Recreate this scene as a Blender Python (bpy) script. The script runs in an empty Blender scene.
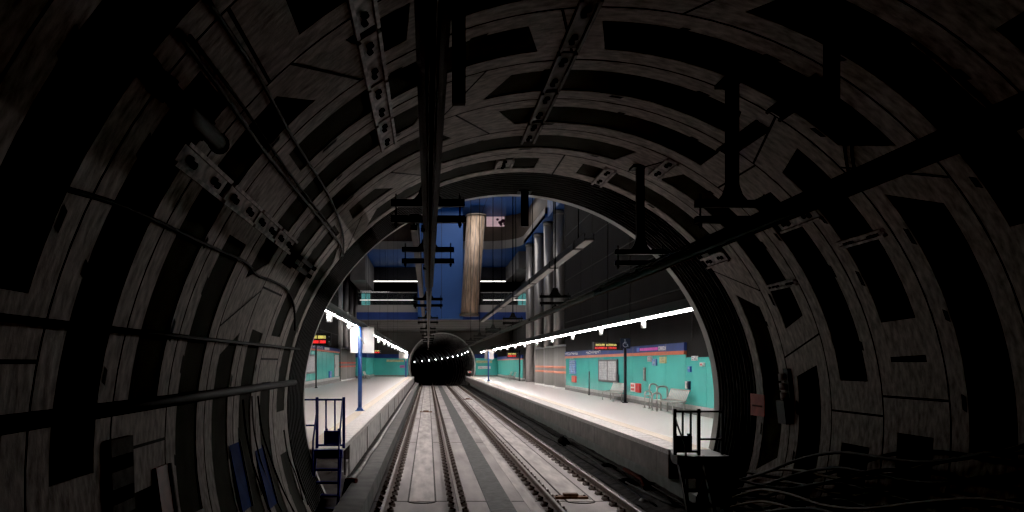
import bpy, math, random
from mathutils import Vector, Matrix
random.seed(7)
R = random.Random(11)
C = bpy.context.scene.collection
SC = bpy.context.scene
PI = math.pi
# camera geometry: camera at (0,0,H), looking along +Y; rail heads are at z = 0
F, VX, VY, H = 770.0, 428.0, 363.0, 2.77
TX, TZ, TR = 1.64, 2.00, 4.10         # tunnel axis and radius
PY = 15.2                             # portal plane
FY = 98.6                             # far end of the station
PT = 1.05                             # platform top
WR, WL = 8.9, -8.4                    # platform back walls
PEL, PER = -1.75, 4.78                # platform edges
CEIL = 16.75          # main ceiling
SOFF = 13.6           # underside of the upper slab

def W(px, py, d):
    return Vector(((px-VX)*d/F, d, H+(VY-py)*d/F))
def hit(px, py, r=TR):
    a = (px-VX)/F; b = (VY-py)/F
    c = H-TZ
    A = a*a+b*b; B = -2*a*TX+2*b*c; D = TX*TX+c*c-r*r
    t = (-B+math.sqrt(max(0, B*B-4*A*D)))/(2*A)
    return Vector((a*t, t, H+b*t))
def T(th, y, r=TR):
    return Vector((TX+r*math.cos(th), y, TZ+r*math.sin(th)))

# ---------------------------------------------------------------- materials
MATS = {}
def mat(name, col, rough=0.6, metal=0.0, var=0.15, scale=6.0, bump=0.0, emit=0.0, ecol=None, spec=0.5, stretch=None, alpha=None):
    m = bpy.data.materials.new(name); m.use_nodes = True
    nt = m.node_tree; b = nt.nodes['Principled BSDF']
    b.inputs['Roughness'].default_value = rough
    b.inputs['Metallic'].default_value = metal
    b.inputs['Specular IOR Level'].default_value = spec
    tc = nt.nodes.new('ShaderNodeTexCoord')
    no = nt.nodes.new('ShaderNodeTexNoise'); no.inputs['Scale'].default_value = scale; no.inputs['Detail'].default_value = 6
    if stretch:
        mp = nt.nodes.new('ShaderNodeMapping'); mp.inputs['Scale'].default_value = stretch
        nt.links.new(tc.outputs['Object'], mp.inputs['Vector']); nt.links.new(mp.outputs['Vector'], no.inputs['Vector'])
    else:
        nt.links.new(tc.outputs['Object'], no.inputs['Vector'])
    cr = nt.nodes.new('ShaderNodeValToRGB')
    lo = [max(0, c*(1-var*1.6)) for c in col]; hi = [min(1, c*(1+var*1.2)) for c in col]
    cr.color_ramp.elements[0].position = 0.3; cr.color_ramp.elements[0].color = (*lo, 1)
    cr.color_ramp.elements[1].position = 0.7; cr.color_ramp.elements[1].color = (*hi, 1)
    nt.links.new(no.outputs['Fac'], cr.inputs['Fac']); nt.links.new(cr.outputs['Color'], b.inputs['Base Color'])
    if bump:
        bp = nt.nodes.new('ShaderNodeBump'); bp.inputs['Strength'].default_value = bump; bp.inputs['Distance'].default_value = 0.03
        nt.links.new(no.outputs['Fac'], bp.inputs['Height']); nt.links.new(bp.outputs['Normal'], b.inputs['Normal'])
    if emit:
        b.inputs['Emission Color'].default_value = (*(ecol or col), 1); b.inputs['Emission Strength'].default_value = emit
    if alpha is not None:
        b.inputs['Alpha'].default_value = alpha
    MATS[name] = m
    return m
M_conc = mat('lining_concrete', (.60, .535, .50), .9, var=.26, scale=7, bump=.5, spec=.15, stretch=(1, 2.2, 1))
# shade painted into the lining colour, darker towards the foot
def foot_shade(m, z0, z1, lo):
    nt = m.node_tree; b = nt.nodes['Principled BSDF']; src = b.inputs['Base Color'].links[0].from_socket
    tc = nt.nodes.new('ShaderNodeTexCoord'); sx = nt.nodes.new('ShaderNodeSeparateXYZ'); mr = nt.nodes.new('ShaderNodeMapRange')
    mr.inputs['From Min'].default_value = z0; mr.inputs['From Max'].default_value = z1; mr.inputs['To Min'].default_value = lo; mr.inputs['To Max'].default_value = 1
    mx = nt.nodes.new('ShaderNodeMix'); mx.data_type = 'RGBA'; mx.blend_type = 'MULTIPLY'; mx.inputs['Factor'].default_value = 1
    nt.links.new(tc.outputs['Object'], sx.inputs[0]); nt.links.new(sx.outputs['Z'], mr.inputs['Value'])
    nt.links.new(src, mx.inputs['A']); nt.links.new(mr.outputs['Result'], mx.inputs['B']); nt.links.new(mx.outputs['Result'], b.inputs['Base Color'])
foot_shade(M_conc, .3, 3.2, .40)
M_panel = mat('lining_dark_panel', (.034, .0335, .027), .85, var=.25, scale=2.0, spec=.08)
M_pocket = mat('bolt_pocket', (.008, .008, .008), .9)
M_portal = mat('portal_dark_steel', (.010, .010, .010), .8, 0, scale=4, spec=.12)
M_rim = mat('portal_rim_grey', (.42, .40, .38), .5, scale=2)
M_slab = mat('track_concrete', (.36, .325, .315), .8, var=.2, scale=1.3, bump=.1, stretch=(1.6, .3, 1))
M_slab2 = mat('track_concrete_pale', (.44, .40, .385), .8, var=.22, scale=2.2, bump=.1, stretch=(2.2, .35, 1))
M_joint = mat('slab_joint', (.06, .052, .05), .9)
M_strip = mat('dark_track_strip', (.085, .085, .082), .8, var=.25, scale=8)
M_bed = mat('trench_grime', (.055, .051, .05), .95, var=.5, scale=5, bump=.8)
M_walk = mat('walkway_grey', (.085, .082, .078), .9, var=.3, scale=3, bump=.2)
M_plat = mat('platform_terrazzo', (.62, .565, .55), .32, var=.06, scale=25)
M_edge = mat('platform_edge_stone', (.50, .46, .44), .6, var=.22, scale=14)
M_tact = mat('tactile_beige', (.63, .535, .44), .7, var=.1, scale=20)
M_fasc = mat('platform_fascia', (.19, .165, .155), .75, var=.2, scale=3, bump=.1)
M_pface = mat('platform_face', (.40, .37, .36), .8, var=.25, scale=3)
M_turq = mat('turquoise_panel', (.075, .50, .455), .22, var=.08, scale=.7)
M_plinth = mat('plinth_grey', (.42, .42, .41), .5, var=.15, scale=4)
M_plinthd = mat('plinth_dark', (.18, .18, .17), .6, var=.15, scale=4)
M_black = mat('black_cladding', (.0055, .005, .0048), .75, var=.3, scale=1.0, stretch=(1, 1, .2), spec=.15)
M_seam = mat('cladding_line', (.03, .028, .026), .6, spec=.2)
M_blue = mat('blue_ceiling', (.020, .084, .285), .55, var=.08, scale=.3)
M_bband = mat('blue_header', (.035, .065, .22), .6, var=.1, scale=1, spec=.15)
M_orange = mat('orange_stripe', (.55, .14, .06), .5, var=.08)
M_red = mat('red_stripe', (.62, .09, .05), .5, var=.08)
M_far = mat('far_wall_brown', (.070, .063, .059), .8, var=.15, scale=.5)
M_dgrey = mat('dark_grey_cladding', (.062, .060, .060), .75, var=.15, scale=.6)
M_mgrey = mat('mid_grey_concrete', (.23, .215, .20), .75, var=.15, scale=.8)
M_fascia2 = mat('fascia_light_grey', (.31, .295, .285), .6, var=.1, scale=.6)
M_beige = mat('beige_cladding', (.52, .38, .28), .45, .3, var=.3, scale=2.5, bump=.3, stretch=(3, 3, .4))
M_colgrey = mat('column_metal', (.42, .40, .39), .33, .6, var=.12, scale=1.2, stretch=(2, 2, .2))
M_brown = mat('brown_wall', (.11, .088, .07), .7, var=.12, scale=.6)
M_led = mat('white_diffuser', (.9, .9, .88), .5, var=0, emit=104, ecol=(1.0, .93, .895))
M_ledm = mat('white_diffuser_soft', (.9, .9, .88), .5, var=0, emit=3.6, ecol=(1.0, .95, .9))
M_ledd = mat('white_diffuser_dim', (.9, .9, .88), .5, var=0, emit=.75, ecol=(1.0, .93, .86))
M_house = mat('dark_housing', (.03, .03, .03), .5, .3)
M_white = mat('white_enamel', (.8, .79, .77), .4, var=.04)
M_board = mat('white_board', (.82, .81, .80), .45, var=.03, scale=2)
M_boardback = mat('grey_board_back', (.42, .39, .37), .5, var=.2, scale=2)
M_pblue = mat('blue_paint', (.010, .062, .25), .35, var=.1)
M_dblue = mat('dark_blue_paint', (.022, .035, .27), .45, var=.2, scale=9)
M_iron = mat('black_iron', (.012, .012, .014), .55, .2, var=.2)
M_rail = mat('rail_rust', (.12, .08, .066), .6, .3, var=.35, scale=9)
M_railtop = mat('rail_head_polish', (.20, .165, .15), .6, .25, var=.15, scale=6)
M_fast = mat('fastener_rust', (.13, .098, .085), .75, .15, var=.4, scale=14)
M_pad = mat('fastener_pad', (.30, .265, .25), .8, var=.3, scale=14)
M_rust = mat('rusty_plate', (.15, .075, .045), .75, .2, var=.4, scale=9)
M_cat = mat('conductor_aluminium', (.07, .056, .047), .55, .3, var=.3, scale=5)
M_catd = mat('dark_steel_and_bar_shade', (.008, .008, .008), .6, .1, var=.2, spec=.25)
M_copper = mat('contact_wire', (.10, .065, .045), .5, .5)
M_cable = mat('black_cable', (.007, .007, .0068), .7, var=.3, spec=.12)
M_cabgrey = mat('grey_cable', (.04, .038, .035), .7, var=.3)
M_cabbrown = mat('brown_cable', (.09, .06, .035), .6, var=.3)
M_anchor = mat('galvanised_plate', (.50, .435, .42), .6, .1, var=.35, scale=9)
M_bolt = mat('dark_bolt', (.006, .006, .006), .8, spec=.05)
M_steel = mat('brushed_steel', (.40, .385, .365), .4, .65, var=.1, scale=8)
M_pole = mat('black_pole', (.010, .012, .02), .4, .2)
M_sblue = mat('sign_navy', (.012, .022, .05), .45)
M_symb = mat('sign_symbol_white', (.40, .43, .50), .6)
M_magenta = mat('magenta_line', (.62, .06, .42), .5)
M_screen = mat('led_screen_black', (.008, .008, .008), .35)
M_yel = mat('led_yellow', (.8, .75, .2), .5, var=0, emit=.36, ecol=(.85, .82, .38))
M_redled = mat('led_red', (.8, .06, .06), .5, var=0, emit=.45, ecol=(1.0, .09, .09))
M_frame = mat('poster_frame', (.05, .05, .055), .4)
M_paper = mat('poster_paper', (.50, .51, .52), .4, var=.22, scale=5)
M_paper2 = mat('poster_blue_paper', (.10, .22, .48), .4, var=.5, scale=4)
M_ink = mat('poster_ink', (.20, .22, .27), .5)
M_yelpap = mat('pale_yellow_plate', (.50, .52, .26), .5)
M_redbox = mat('red_cabinet', (.62, .03, .03), .4)
M_phone = mat('help_point_blue', (.008, .012, .05), .4)
M_bluesign = mat('small_blue_sign', (.02, .12, .50), .4)
M_tube = mat('tunnel_tube', (.016, .016, .012), .6, spec=.2)
M_boardblue = mat('blue_sheet', (.010, .03, .13), .8, var=.2, spec=.1)
M_redpanel = mat('red_sheet', (.16, .022, .015), .6, var=.2)
M_lamp = mat('tunnel_lamp_glow', (.9, .9, .9), .5, var=0, emit=22, ecol=(.95, .97, 1.0))
M_farconc = mat('far_lining', (.20, .19, .18), .55, var=.3, scale=3)
M_fardark = mat('far_lining_dark', (.018, .018, .018), .7)
M_pink = mat('poster_pink', (.66, .42, .46), .5, var=.35, scale=.8, emit=.42, ecol=(.80, .55, .60))
M_posw = mat('poster_cream', (.8, .74, .6), .5, emit=.45, ecol=(.9, .84, .7))
M_posd = mat('poster_dark', (.10, .03, .06), .5)
M_kiosk = mat('kiosk_glow', (.2, .7, .68), .4, var=.1, emit=.7, ecol=(.25, .85, .82))
M_casing = mat('casing_grey', (.21, .20, .185), .6, .0, var=.1, scale=1.2, stretch=(2, 2, .2), spec=.25)
M_glass = mat('balustrade_glass', (.06, .065, .07), .12, var=.05, alpha=.45)
M_redplate = mat('red_sign_plate', (.36, .05, .035), .6, var=.2)
M_rag = mat('black_plastic', (.008, .008, .008), .95, spec=.05)
M_redcap = mat('dull_red_plastic', (.085, .03, .027), .85, spec=.15)

# ---------------------------------------------------------------- mesh builder
class MB:
    def __init__(s): s.v = []; s.f = []; s.m = []; s.sm = []
    def face(s, pts, mi=0, smooth=False):
        n = len(s.v); s.v += [Vector(p) for p in pts]; s.f.append(tuple(range(n, n+len(pts)))); s.m.append(mi); s.sm.append(smooth); return s
    def grid(s, rows, mi=0, smooth=True, closed=False):
        n = len(s.v); w = len(rows[0])
        for r in rows: s.v += [Vector(p) for p in r]
        for i in range(len(rows)-1):
            for j in range(w if closed else w-1):
                k = (j+1) % w
                s.f.append((n+i*w+j, n+i*w+k, n+(i+1)*w+k, n+(i+1)*w+j)); s.m.append(mi); s.sm.append(smooth)
        return s
    def hexa(s, p, mi=0):
        n = len(s.v); s.v += [Vector(q) for q in p]
        for f in ((0,3,2,1),(4,5,6,7),(0,1,5,4),(1,2,6,5),(2,3,7,6),(3,0,4,7)):
            s.f.append(tuple(n+i for i in f)); s.m.append(mi); s.sm.append(False)
        return s
    def box(s, x0, x1, y0, y1, z0, z1, mi=0):
        return s.hexa([(x0,y0,z0),(x1,y0,z0),(x1,y1,z0),(x0,y1,z0),(x0,y0,z1),(x1,y0,z1),(x1,y1,z1),(x0,y1,z1)], mi)
    def fbox(s, o, ex, ey, ez, x0, x1, y0, y1, z0, z1, mi=0):
        o, ex, ey, ez = map(Vector, (o, ex, ey, ez))
        g = lambda x, y, z: o+ex*x+ey*y+ez*z
        return s.hexa([g(x0,y0,z0),g(x1,y0,z0),g(x1,y1,z0),g(x0,y1,z0),g(x0,y0,z1),g(x1,y0,z1),g(x1,y1,z1),g(x0,y1,z1)], mi)
    def bar(s, a, b, w, h, mi=0, up=(0,0,1)):
        a, b = Vector(a), Vector(b); d = (b-a); L = d.length; d = d/L
        u = Vector(up); sd = d.cross(u)
        if sd.length < 1e-4: sd = d.cross(Vector((1,0,0)))
        sd.normalize(); u = sd.cross(d)
        return s.fbox(a, sd, d, u, -w/2, w/2, 0, L, -h/2, h/2, mi)
    def ring_pts(s, c, d, r, n):
        d = Vector(d).normalized(); a = d.cross(Vector((0,0,1)))
        if a.length < 1e-3: a = d.cross(Vector((1,0,0)))
        a.normalize(); b = d.cross(a)
        return [Vector(c)+a*(r*math.cos(2*PI*i/n))+b*(r*math.sin(2*PI*i/n)) for i in range(n)]
    def cyl(s, a, b, r, n=12, mi=0, r2=None, cap=True):
        a, b = Vector(a), Vector(b); d = b-a
        p = s.ring_pts(a, d, r, n); q = s.ring_pts(b, d, r if r2 is None else r2, n)
        s.grid([p, q], mi, True, True)
        if cap: s.face(p[::-1], mi); s.face(q, mi)
        return s
    def tube(s, pts, r, n=8, mi=0):
        pts = [Vector(p) for p in pts]; rows = []
        for i, p in enumerate(pts):
            d = pts[min(i+1, len(pts)-1)]-pts[max(i-1, 0)]
            rows.append(s.ring_pts(p, d, r, n))
        s.grid(rows, mi, True, True); s.face(rows[0][::-1], mi); s.face(rows[-1], mi)
        return s
    def prism(s, poly, ax, a0, a1, mi=0):
        g = {'x': lambda p, t: (t, p[0], p[1]), 'y': lambda p, t: (p[0], t, p[1]), 'z': lambda p, t: (p[0], p[1], t)}[ax]
        p = [g(q, a0) for q in poly]; r = [g(q, a1) for q in poly]; n = len(poly)
        for i in range(n):
            j = (i+1) % n; s.face([p[i], p[j], r[j], r[i]], mi)
        s.face(p[::-1], mi); s.face(r, mi); return s
    def build(s, name, mats, parent=None, bevel=0):
        if not isinstance(mats, (list, tuple)): mats = [mats]
        off = Vector(parent['_w']) if parent is not None else Vector((0,0,0))
        me = bpy.data.meshes.new(name)
        me.from_pydata([tuple(v-off) for v in s.v], [], s.f)
        for m in mats: me.materials.append(m)
        for p, mi, sm in zip(me.polygons, s.m, s.sm): p.material_index = mi; p.use_smooth = sm
        import bmesh
        bm = bmesh.new(); bm.from_mesh(me)
        bmesh.ops.remove_doubles(bm, verts=bm.verts, dist=1e-5) if len(s.v) < 40000 and not name.startswith('wall_tunnel') else None
        bmesh.ops.recalc_face_normals(bm, faces=bm.faces) if name.startswith(('rail', 'seat')) else None
        bm.to_mesh(me); bm.free(); me.update()
        o = bpy.data.objects.new(name, me); C.objects.link(o)
        if parent is not None: o.parent = parent; o['_w'] = parent['_w']
        if bevel:
            bv = o.modifiers.new('soft_edges', 'BEVEL'); bv.width = bevel; bv.segments = 2; bv.limit_method = 'ANGLE'
        return o

def tag(o, label, cat, group=None, kind=None):
    o['label'] = label; o['category'] = cat
    if group: o['group'] = group
    if kind: o['kind'] = kind
    return o
def struct(o): o['kind'] = 'structure'; return o
def thing(name, label, cat, loc, group=None):
    o = bpy.data.objects.new(name, None); C.objects.link(o); o.empty_display_size = .1
    o.location = loc; o['_w'] = tuple(loc)
    return tag(o, label, cat, group)
def dup(root, loc, label=None, rotz=0, scale=None):
    r = root.copy(); C.objects.link(r); r.location = loc; r.rotation_euler = (0,0,rotz)
    if scale: r.scale = scale
    if label: r['label'] = label
    for ch in list(root.children):
        c = ch.copy(); C.objects.link(c); c.parent = r
        for g in list(ch.children):
            d = g.copy(); C.objects.link(d); d.parent = c
    return r
ORD = ['first','second','third','fourth','fifth','sixth','seventh','eighth','ninth','tenth','eleventh','twelfth','thirteenth','fourteenth','fifteenth','sixteenth']
def glyphs(mb, o, eu, ev, w, h, n, seed, mi=0, t=.14, gap=()):
    """a row of short strokes that reads as a line of lettering"""
    r = random.Random(seed); o, eu, ev = Vector(o), Vector(eu), Vector(ev)
    cw = w/n; nrm = eu.cross(ev)
    def q(x0, x1, y0, y1):
        mb.face([o+eu*x0+ev*y0, o+eu*x1+ev*y0, o+eu*x1+ev*y1, o+eu*x0+ev*y1], mi)
    for i in range(n):
        if i in gap: continue
        x = i*cw+cw*.1; g = cw*.8; s = t*h
        q(x, x+s, 0, h)
        k = r.randint(0, 3)
        if k in (0, 1): q(x+g-s, x+g, 0, h)
        if k in (0, 2): q(x, x+g, h-s, h)
        if k in (1, 3): q(x, x+g, h*.45, h*.45+s)
        if k in (2, 3): q(x, x+g, 0, s)
    return mb

# ================================================================ NEAR TUNNEL
PITCH = 1.25
def lining():
    mb = MB()
    joints = [13.45-PITCH*k for k in range(0, 13)]      # down to behind the camera
    g = .29; rec = .012; hw = .09
    th_lo, th_hi = -0.62, PI+0.62
    def strip(tha, thb, ya, yb, mi, ra, rb=None, n=None, sl=(0,0)):
        n = n or max(1, int(abs(thb-tha)/.05)+1)
        rb = ra if rb is None else rb
        rows = [[T(tha+(thb-tha)*i/n+sl[0], ya, ra) for i in range(n+1)], [T(tha+(thb-tha)*i/n+sl[1], yb, rb) for i in range(n+1)]]
        mb.grid(rows, mi, True)
    for k, y1 in enumerate(joints):
        y0 = y1-PITCH
        ya, yb = y0+g, y1-g
        # flanges with the dark ring joint groove between rings
        for (a, b) in ((y0+.012, ya), (yb, y1-.012)):
            strip(th_lo, th_hi, a, b, 0, TR)
        strip(th_lo, th_hi, y1-.012, y1-.012, 2, TR, TR+.03)
        strip(th_lo, th_hi, y1-.012, y1+.012, 2, TR+.03)
        strip(th_lo, th_hi, y1+.012, y1+.012, 2, TR+.03, TR)
        # segment joints
        off = (k % 2)*.42+.18*((k*7) % 3)
        js = [off-.35+i*(2*PI/7) for i in range(-1, 5)]
        js = [j for j in js if th_lo-.2 < j < th_hi+.2]
        cuts = []
        for i, j in enumerate(js):
            sl = .022*(1 if (i+k) % 2 else -1)*R.choice((0, 0, 1, 1.6))
            cuts.append((j-hw, j+hw*R.uniform(.8, 1.5), sl))
        # a few stray pale patches splitting a panel
        for _ in range(R.choice((0, 1, 1))):
            c = R.uniform(.2, 2.9); cuts.append((c-.03, c+R.uniform(.03, .10), R.uniform(-.01, .01)))
        cuts.sort()
        prev = (th_lo, 0)
        for (a, b, sl) in cuts+[(th_hi, th_hi, 0)]:
            if a > prev[0]+.03:
                tha, thb = prev[0], a
                sa, sb = prev[1], sl
                n = max(2, int((thb-tha)/.05))
                rows = []
                for (yy, q) in ((ya, -1), (yb, 1)):
                    rows.append([T(tha+sa*q+((thb+sb*q)-(tha+sa*q))*i/n, yy, TR+rec) for i in range(n+1)])
                mb.grid(rows, 1, True)
                up = [[T(tha+sa*q+((thb+sb*q)-(tha+sa*q))*i/n, yy, TR) for i in range(n+1)] for (yy, q) in ((ya, -1), (yb, 1))]
                mb.grid([up[0], rows[0]], 0, False); mb.grid([rows[1], up[1]], 0, False)
                mb.face([up[0][0], rows[0][0], rows[1][0], up[1][0]], 0); mb.face([up[0][-1], rows[0][-1], rows[1][-1], up[1][-1]], 0)
                # dark bolt pockets at the panel edges
                for q in range(int((thb-tha)/.22)):
                    t = tha+.1+q*.22+R.uniform(-.03, .03); yy = R.choice((ya-.05, yb+.02)); L = R.uniform(.02, .05)
                    if t+L < thb: 
                        mb.face([T(t, yy, TR-.004), T(t+L, yy, TR-.004), T(t+L+.008, yy+.07, TR-.004), T(t+.008, yy+.07, TR-.004)], 2)
            a2, b2 = max(a, th_lo), min(b, th_hi)
            if b2 > a2+1e-3:
                n = 4
                rows = [[T(max(th_lo, min(th_hi, a2+(b2-a2)*i/n+sl*q)), yy, TR) for i in range(n+1)] for (yy, q) in ((ya, -1), (yb, 1))]
                mb.grid(rows, 0, True)
                if b2-a2 > .17:      # dark segment joint along the middle of the pale patch
                    c = (a2+b2)/2
                    mb.face([T(c-.0035-sl*1.9, y0, TR-.003), T(c+.0035-sl*1.9, y0, TR-.003), T(c+.0035+sl*1.9, y1, TR-.003), T(c-.0035+sl*1.9, y1, TR-.003)], 2)
            prev = (max(b, prev[0]), sl)
    # solid outer shell so that no light leaks through
    n = 72
    mb.grid([[T(th_lo+(th_hi-th_lo)*i/n, yy, TR+.25) for i in range(n+1)] for yy in (-2.9, 15.1)], 2, True)
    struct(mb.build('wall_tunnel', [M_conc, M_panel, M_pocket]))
lining()
def portal():
    mb = MB(); n = 80
    y = 13.46; rows = []; lo, hi = -.47, PI+.47
    prof = [(13.46, TR), (13.46, TR-.01)]
    k = 13.5
    while k < 15.05:
        prof += [(k, TR-.005), (k+.06, TR-.005), (k+.06, TR+.03), (k+.11, TR+.03), (k+.11, TR-.005)]; k += .15
    prof += [(15.1, TR-.005), (15.18, TR-.005), (15.18, TR+.3), (13.46, TR+.3)]
    rows = [[T(lo+(hi-lo)*i/n, yy, r) for i in range(n+1)] for yy, r in prof]
    mb.grid(rows, 0, False)
    struct(mb.build('wall_portal_ring', M_portal))
    mb = MB()
    prof = [(15.19, TR+.10), (15.19, TR+.0), (15.55, TR+.035), (15.55, TR+.10), (15.19, TR+.10)]
    mb.grid([[T(lo+(hi-lo)*i/n, yy, r) for i in range(n+1)] for yy, r in prof], 0, False)
    struct(mb.build('trim_portal_rim', M_rim))
    # station end wall around the portal
    mb = MB(); yy = 15.31
    x0, x1, z1 = -9.5, 11.5, CEIL
    ring = [T(-.34+(PI+.68)*i/60, yy, TR+.06) for i in range(61)]
    outer = []
    for p in ring:
        dx, dz = p.x-TX, p.z-TZ
        s = min(((x1-TX)/dx if dx > 0 else (x0-TX)/dx) if abs(dx) > 1e-6 else 1e9, ((z1-TZ)/dz) if dz > 1e-6 else 1e9)
        outer.append(Vector((TX+dx*s, yy, TZ+dz*s)))
    mb.grid([ring, outer], 0, False)
    struct(mb.build('wall_portal', M_black))
portal()
# tunnel floor and side kerbs
mb = MB(); mb.box(-3.2, -1.24, -3, 13.0, -.6, -.36); mb.box(4.3, 6.4, -3, 15.3, -.6, -.36)
struct(mb.build('floor_tunnel_sides', M_bed))

# ================================================================ STATION FLOOR AND PLATFORMS
mb = MB()
mb.box(-1.24, 4.32, -3, FY+2, -.6, -.18)
struct(mb.build('floor_track_slab', M_slab))
mb = MB()
for c in (-.13, 3.25): mb.box(c-.275, c+.275, 16.35, FY, -.18, -.168)
mb.box(2.05, 2.28, 3, FY, -.18, -.172)
struct(mb.build('trim_track_strip', M_slab2))
mb = MB()
y = 4.2
while y < FY:
    mb.box(-1.24, -.42, y, y+.035, -.18, -.174); mb.box(.17, 1.24, y, y+.035, -.18, -.174)
    mb.box(1.78, 2.95, y, y+.035, -.18, -.174); mb.box(3.55, 4.3, y, y+.035, -.18, -.174); y += 12.2
for c in (-.13, 3.25):
    for s in (-1, 1): mb.box(c+s*.29-.018, c+s*.29+.018, 16.35, FY, -.18, -.166)
    pts = [Vector((c+.29*math.cos(PI+PI*i/12), 16.35+.22*math.sin(PI+PI*i/12), -.17)) for i in range(13)]
    mb.tube(pts, .014, 5)
struct(mb.build('trim_slab_joint', M_joint))
mb = MB(); mb.box(1.24, 1.76, 3, FY, -.18, -.168)
y = 3
struct(mb.build('trim_walk_strip', M_strip))
mb = MB(); mb.box(-1.80, -1.15, 16.5, FY, -.6, .25); mb.box(-1.62, -1.15, 13.0, 16.5, -.6, .25)
struct(mb.build('floor_left_walkway', M_walk)); mb = MB()
mb.box(-3.4, -1.80, 16.8, 19.1, -.6, .6); mb.box(-3.4, -1.9, 17.6, 19.1, .5, PT-.1); mb.box(-3.4, -1.24, 13, 17, -.9, -.36)
mb.grid([[(-3.4+1.66*i/8, 14.4+2.4*j/8, -.36+.96*j/8+.03*math.sin(i*2.3+j*1.7)) for i in range(9)] for j in range(9)], 0, True)
struct(mb.build('floor_left_ramp', M_pface))
mb = MB()   # rough dirty bed to the right of the tracks
nx, ny = 8, 150
rr = random.Random(5)
rows = []
for j in range(ny+1):
    yy = 14+(FY-14)*j/ny
    rows.append([(4.32+1.3*i/nx, yy, -.16+.10*min(1, i/3)+rr.uniform(-.035, .035)) for i in range(nx+1)])
mb.grid(rows, 0, True); mb.box(4.3, 5.7, 14, FY, -.8, -.25)
struct(mb.build('floor_right_bed', M_bed))

def platform(side):
    mb = MB()
    if side == 'left':
        e, w = PEL, WL-2.5; sx = -1
    else:
        e, w = PER, WR+2.2; sx = 1
    def bx(a, b, y0, y1, z0, z1, mi):
        x0, x1 = sorted((e+sx*a, e+sx*b)); mb.box(x0, x1, y0, y1, z0, z1, mi)
    Y0 = 15.32
    full = abs(w-e)
    bx(0, .50, Y0, FY, PT-.10, PT, 1)           # edge stones
    bx(.50, .82, Y0, FY, PT-.10, PT+.004, 2)    # tactile strip
    bx(.82, full, Y0, FY, PT-.10, PT, 0)
    if side == 'left':
        bx(.02, full, 19.0, FY, -.5, PT-.10, 3); bx(.02, .12, 17.4, 19.0, -.5, PT-.10, 3); bx(1.6, full, Y0, 19.0, -.5, PT-.10, 3)
        y = Y0+1
        while y < FY:                        # coping joints and panel joints on the face
            bx(-.002, .03, y, y+.006, .25, PT-.12, 4); y += 6.0
    else:
        bx(.0, full, Y0, FY, PT-.58, PT-.10, 4)
        bx(.55, full, Y0, FY, -.5, PT-.58, 3)
        y = Y0+.8
        while y < FY:
            bx(-.003, .02, y, y+.012, PT-.57, PT-.11, 5)
            y += 2.0
    y = Y0+.6
    while y < FY:
        bx(0.0, .5, y, y+.008, PT, PT+.0015, 5); y += .6
    struct(mb.build('floor_platform_'+side, [M_plat, M_edge, M_tact, M_pface if side == 'left' else M_plinthd, M_fasc, M_joint]))
platform('left'); platform('right')

# ================================================================ STATION WALLS
def wall_right():
    mb = MB(); zt = H+.27
    # panels: 2.3 m modules with thin joints; near part stops below the plain dark wall
    def panels(y0, y1, z0, z1):
        y = y0
        while y < y1-.05:
            ye = min(y+2.3, y1)
            mb.box(WR, WR+.25, y+.012, ye-.012, z0, z1, 0); y = ye
        mb.box(WR+.02, WR+.26, y0, y1, z0, z1-.01, 1)
    panels(15.4, 26.6, PT+.30, H+.19)
    panels(26.6, 49.7, PT+.30, H+.32)
    panels(72.5, FY, PT+.30, H+.32)
    struct(mb.build('wall_right_panels', [M_turq, M_plinthd]))
    mb = MB()
    mb.box(WR-.02, WR+.26, 15.4, 49.7, PT+.16, PT+.30, 0); mb.box(WR-.02, WR+.26, 72.5, FY, PT+.16, PT+.30, 0)
    mb.box(WR-.06, WR+.26, 15.4, 49.7, PT, PT+.16, 1); mb.box(WR-.06, WR+.26, 72.5, FY, PT, PT+.16, 1)
    struct(mb.build('baseboard_right', [M_plinth, M_plinthd]))
    mb = MB()
    mb.box(WR+.04, WR+.5, 15.3, 50.5, H+.1, CEIL, 0)
    mb.box(WR+1.6, WR+2.0, 50.5, FY, PT, CEIL, 2)
    mb.box(WR+.1, WR+1.7, 50.3, 50.6, PT, CEIL, 0)
    for z in (2.6, 4.15, 5.3, 6.9, 8.2):         # cladding lines
        mb.box(WR+.02, WR+.06, 15.3, 50.5, H+z, H+z+.05, 1)
    for y in range(18, 51, 4): mb.box(WR+.025, WR+.06, y, y+.04, H+.8, CEIL-.2, 1) if y % 8 == 2 else None
    struct(mb.build('wall_right', [M_black, M_seam, M_dgrey]))
wall_right()
def header(side):
    mb = MB()
    if side == 'right':
        x, s = WR-.06, 1; runs = [(26.6, 49.7, H+.30, H+.71), (72.5, FY-.1, H+.32, H+.78)]
    else:
        x, s = WL+.06, -1; runs = [(40, 72.8, H+.92, H+1.32)]
    for (y0, y1, z0, z1) in runs:
        a, b = sorted((x, x+s*.14))
        mb.box(a, b, y0, y1, z0+.13, z1, 0); mb.box(a, b, y0, y1, z0, z0+.13, 1)
        y = y0+2
        while y < y1:
            mb.box(min(x, x-s*.004), max(x, x-s*.004), y, y+.03, z0, z1, 2); y += 4.6
    return struct(mb.build('trim_%s_header' % side, [M_bband, M_orange, M_plinthd]))
header('right'); header('left')
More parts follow.
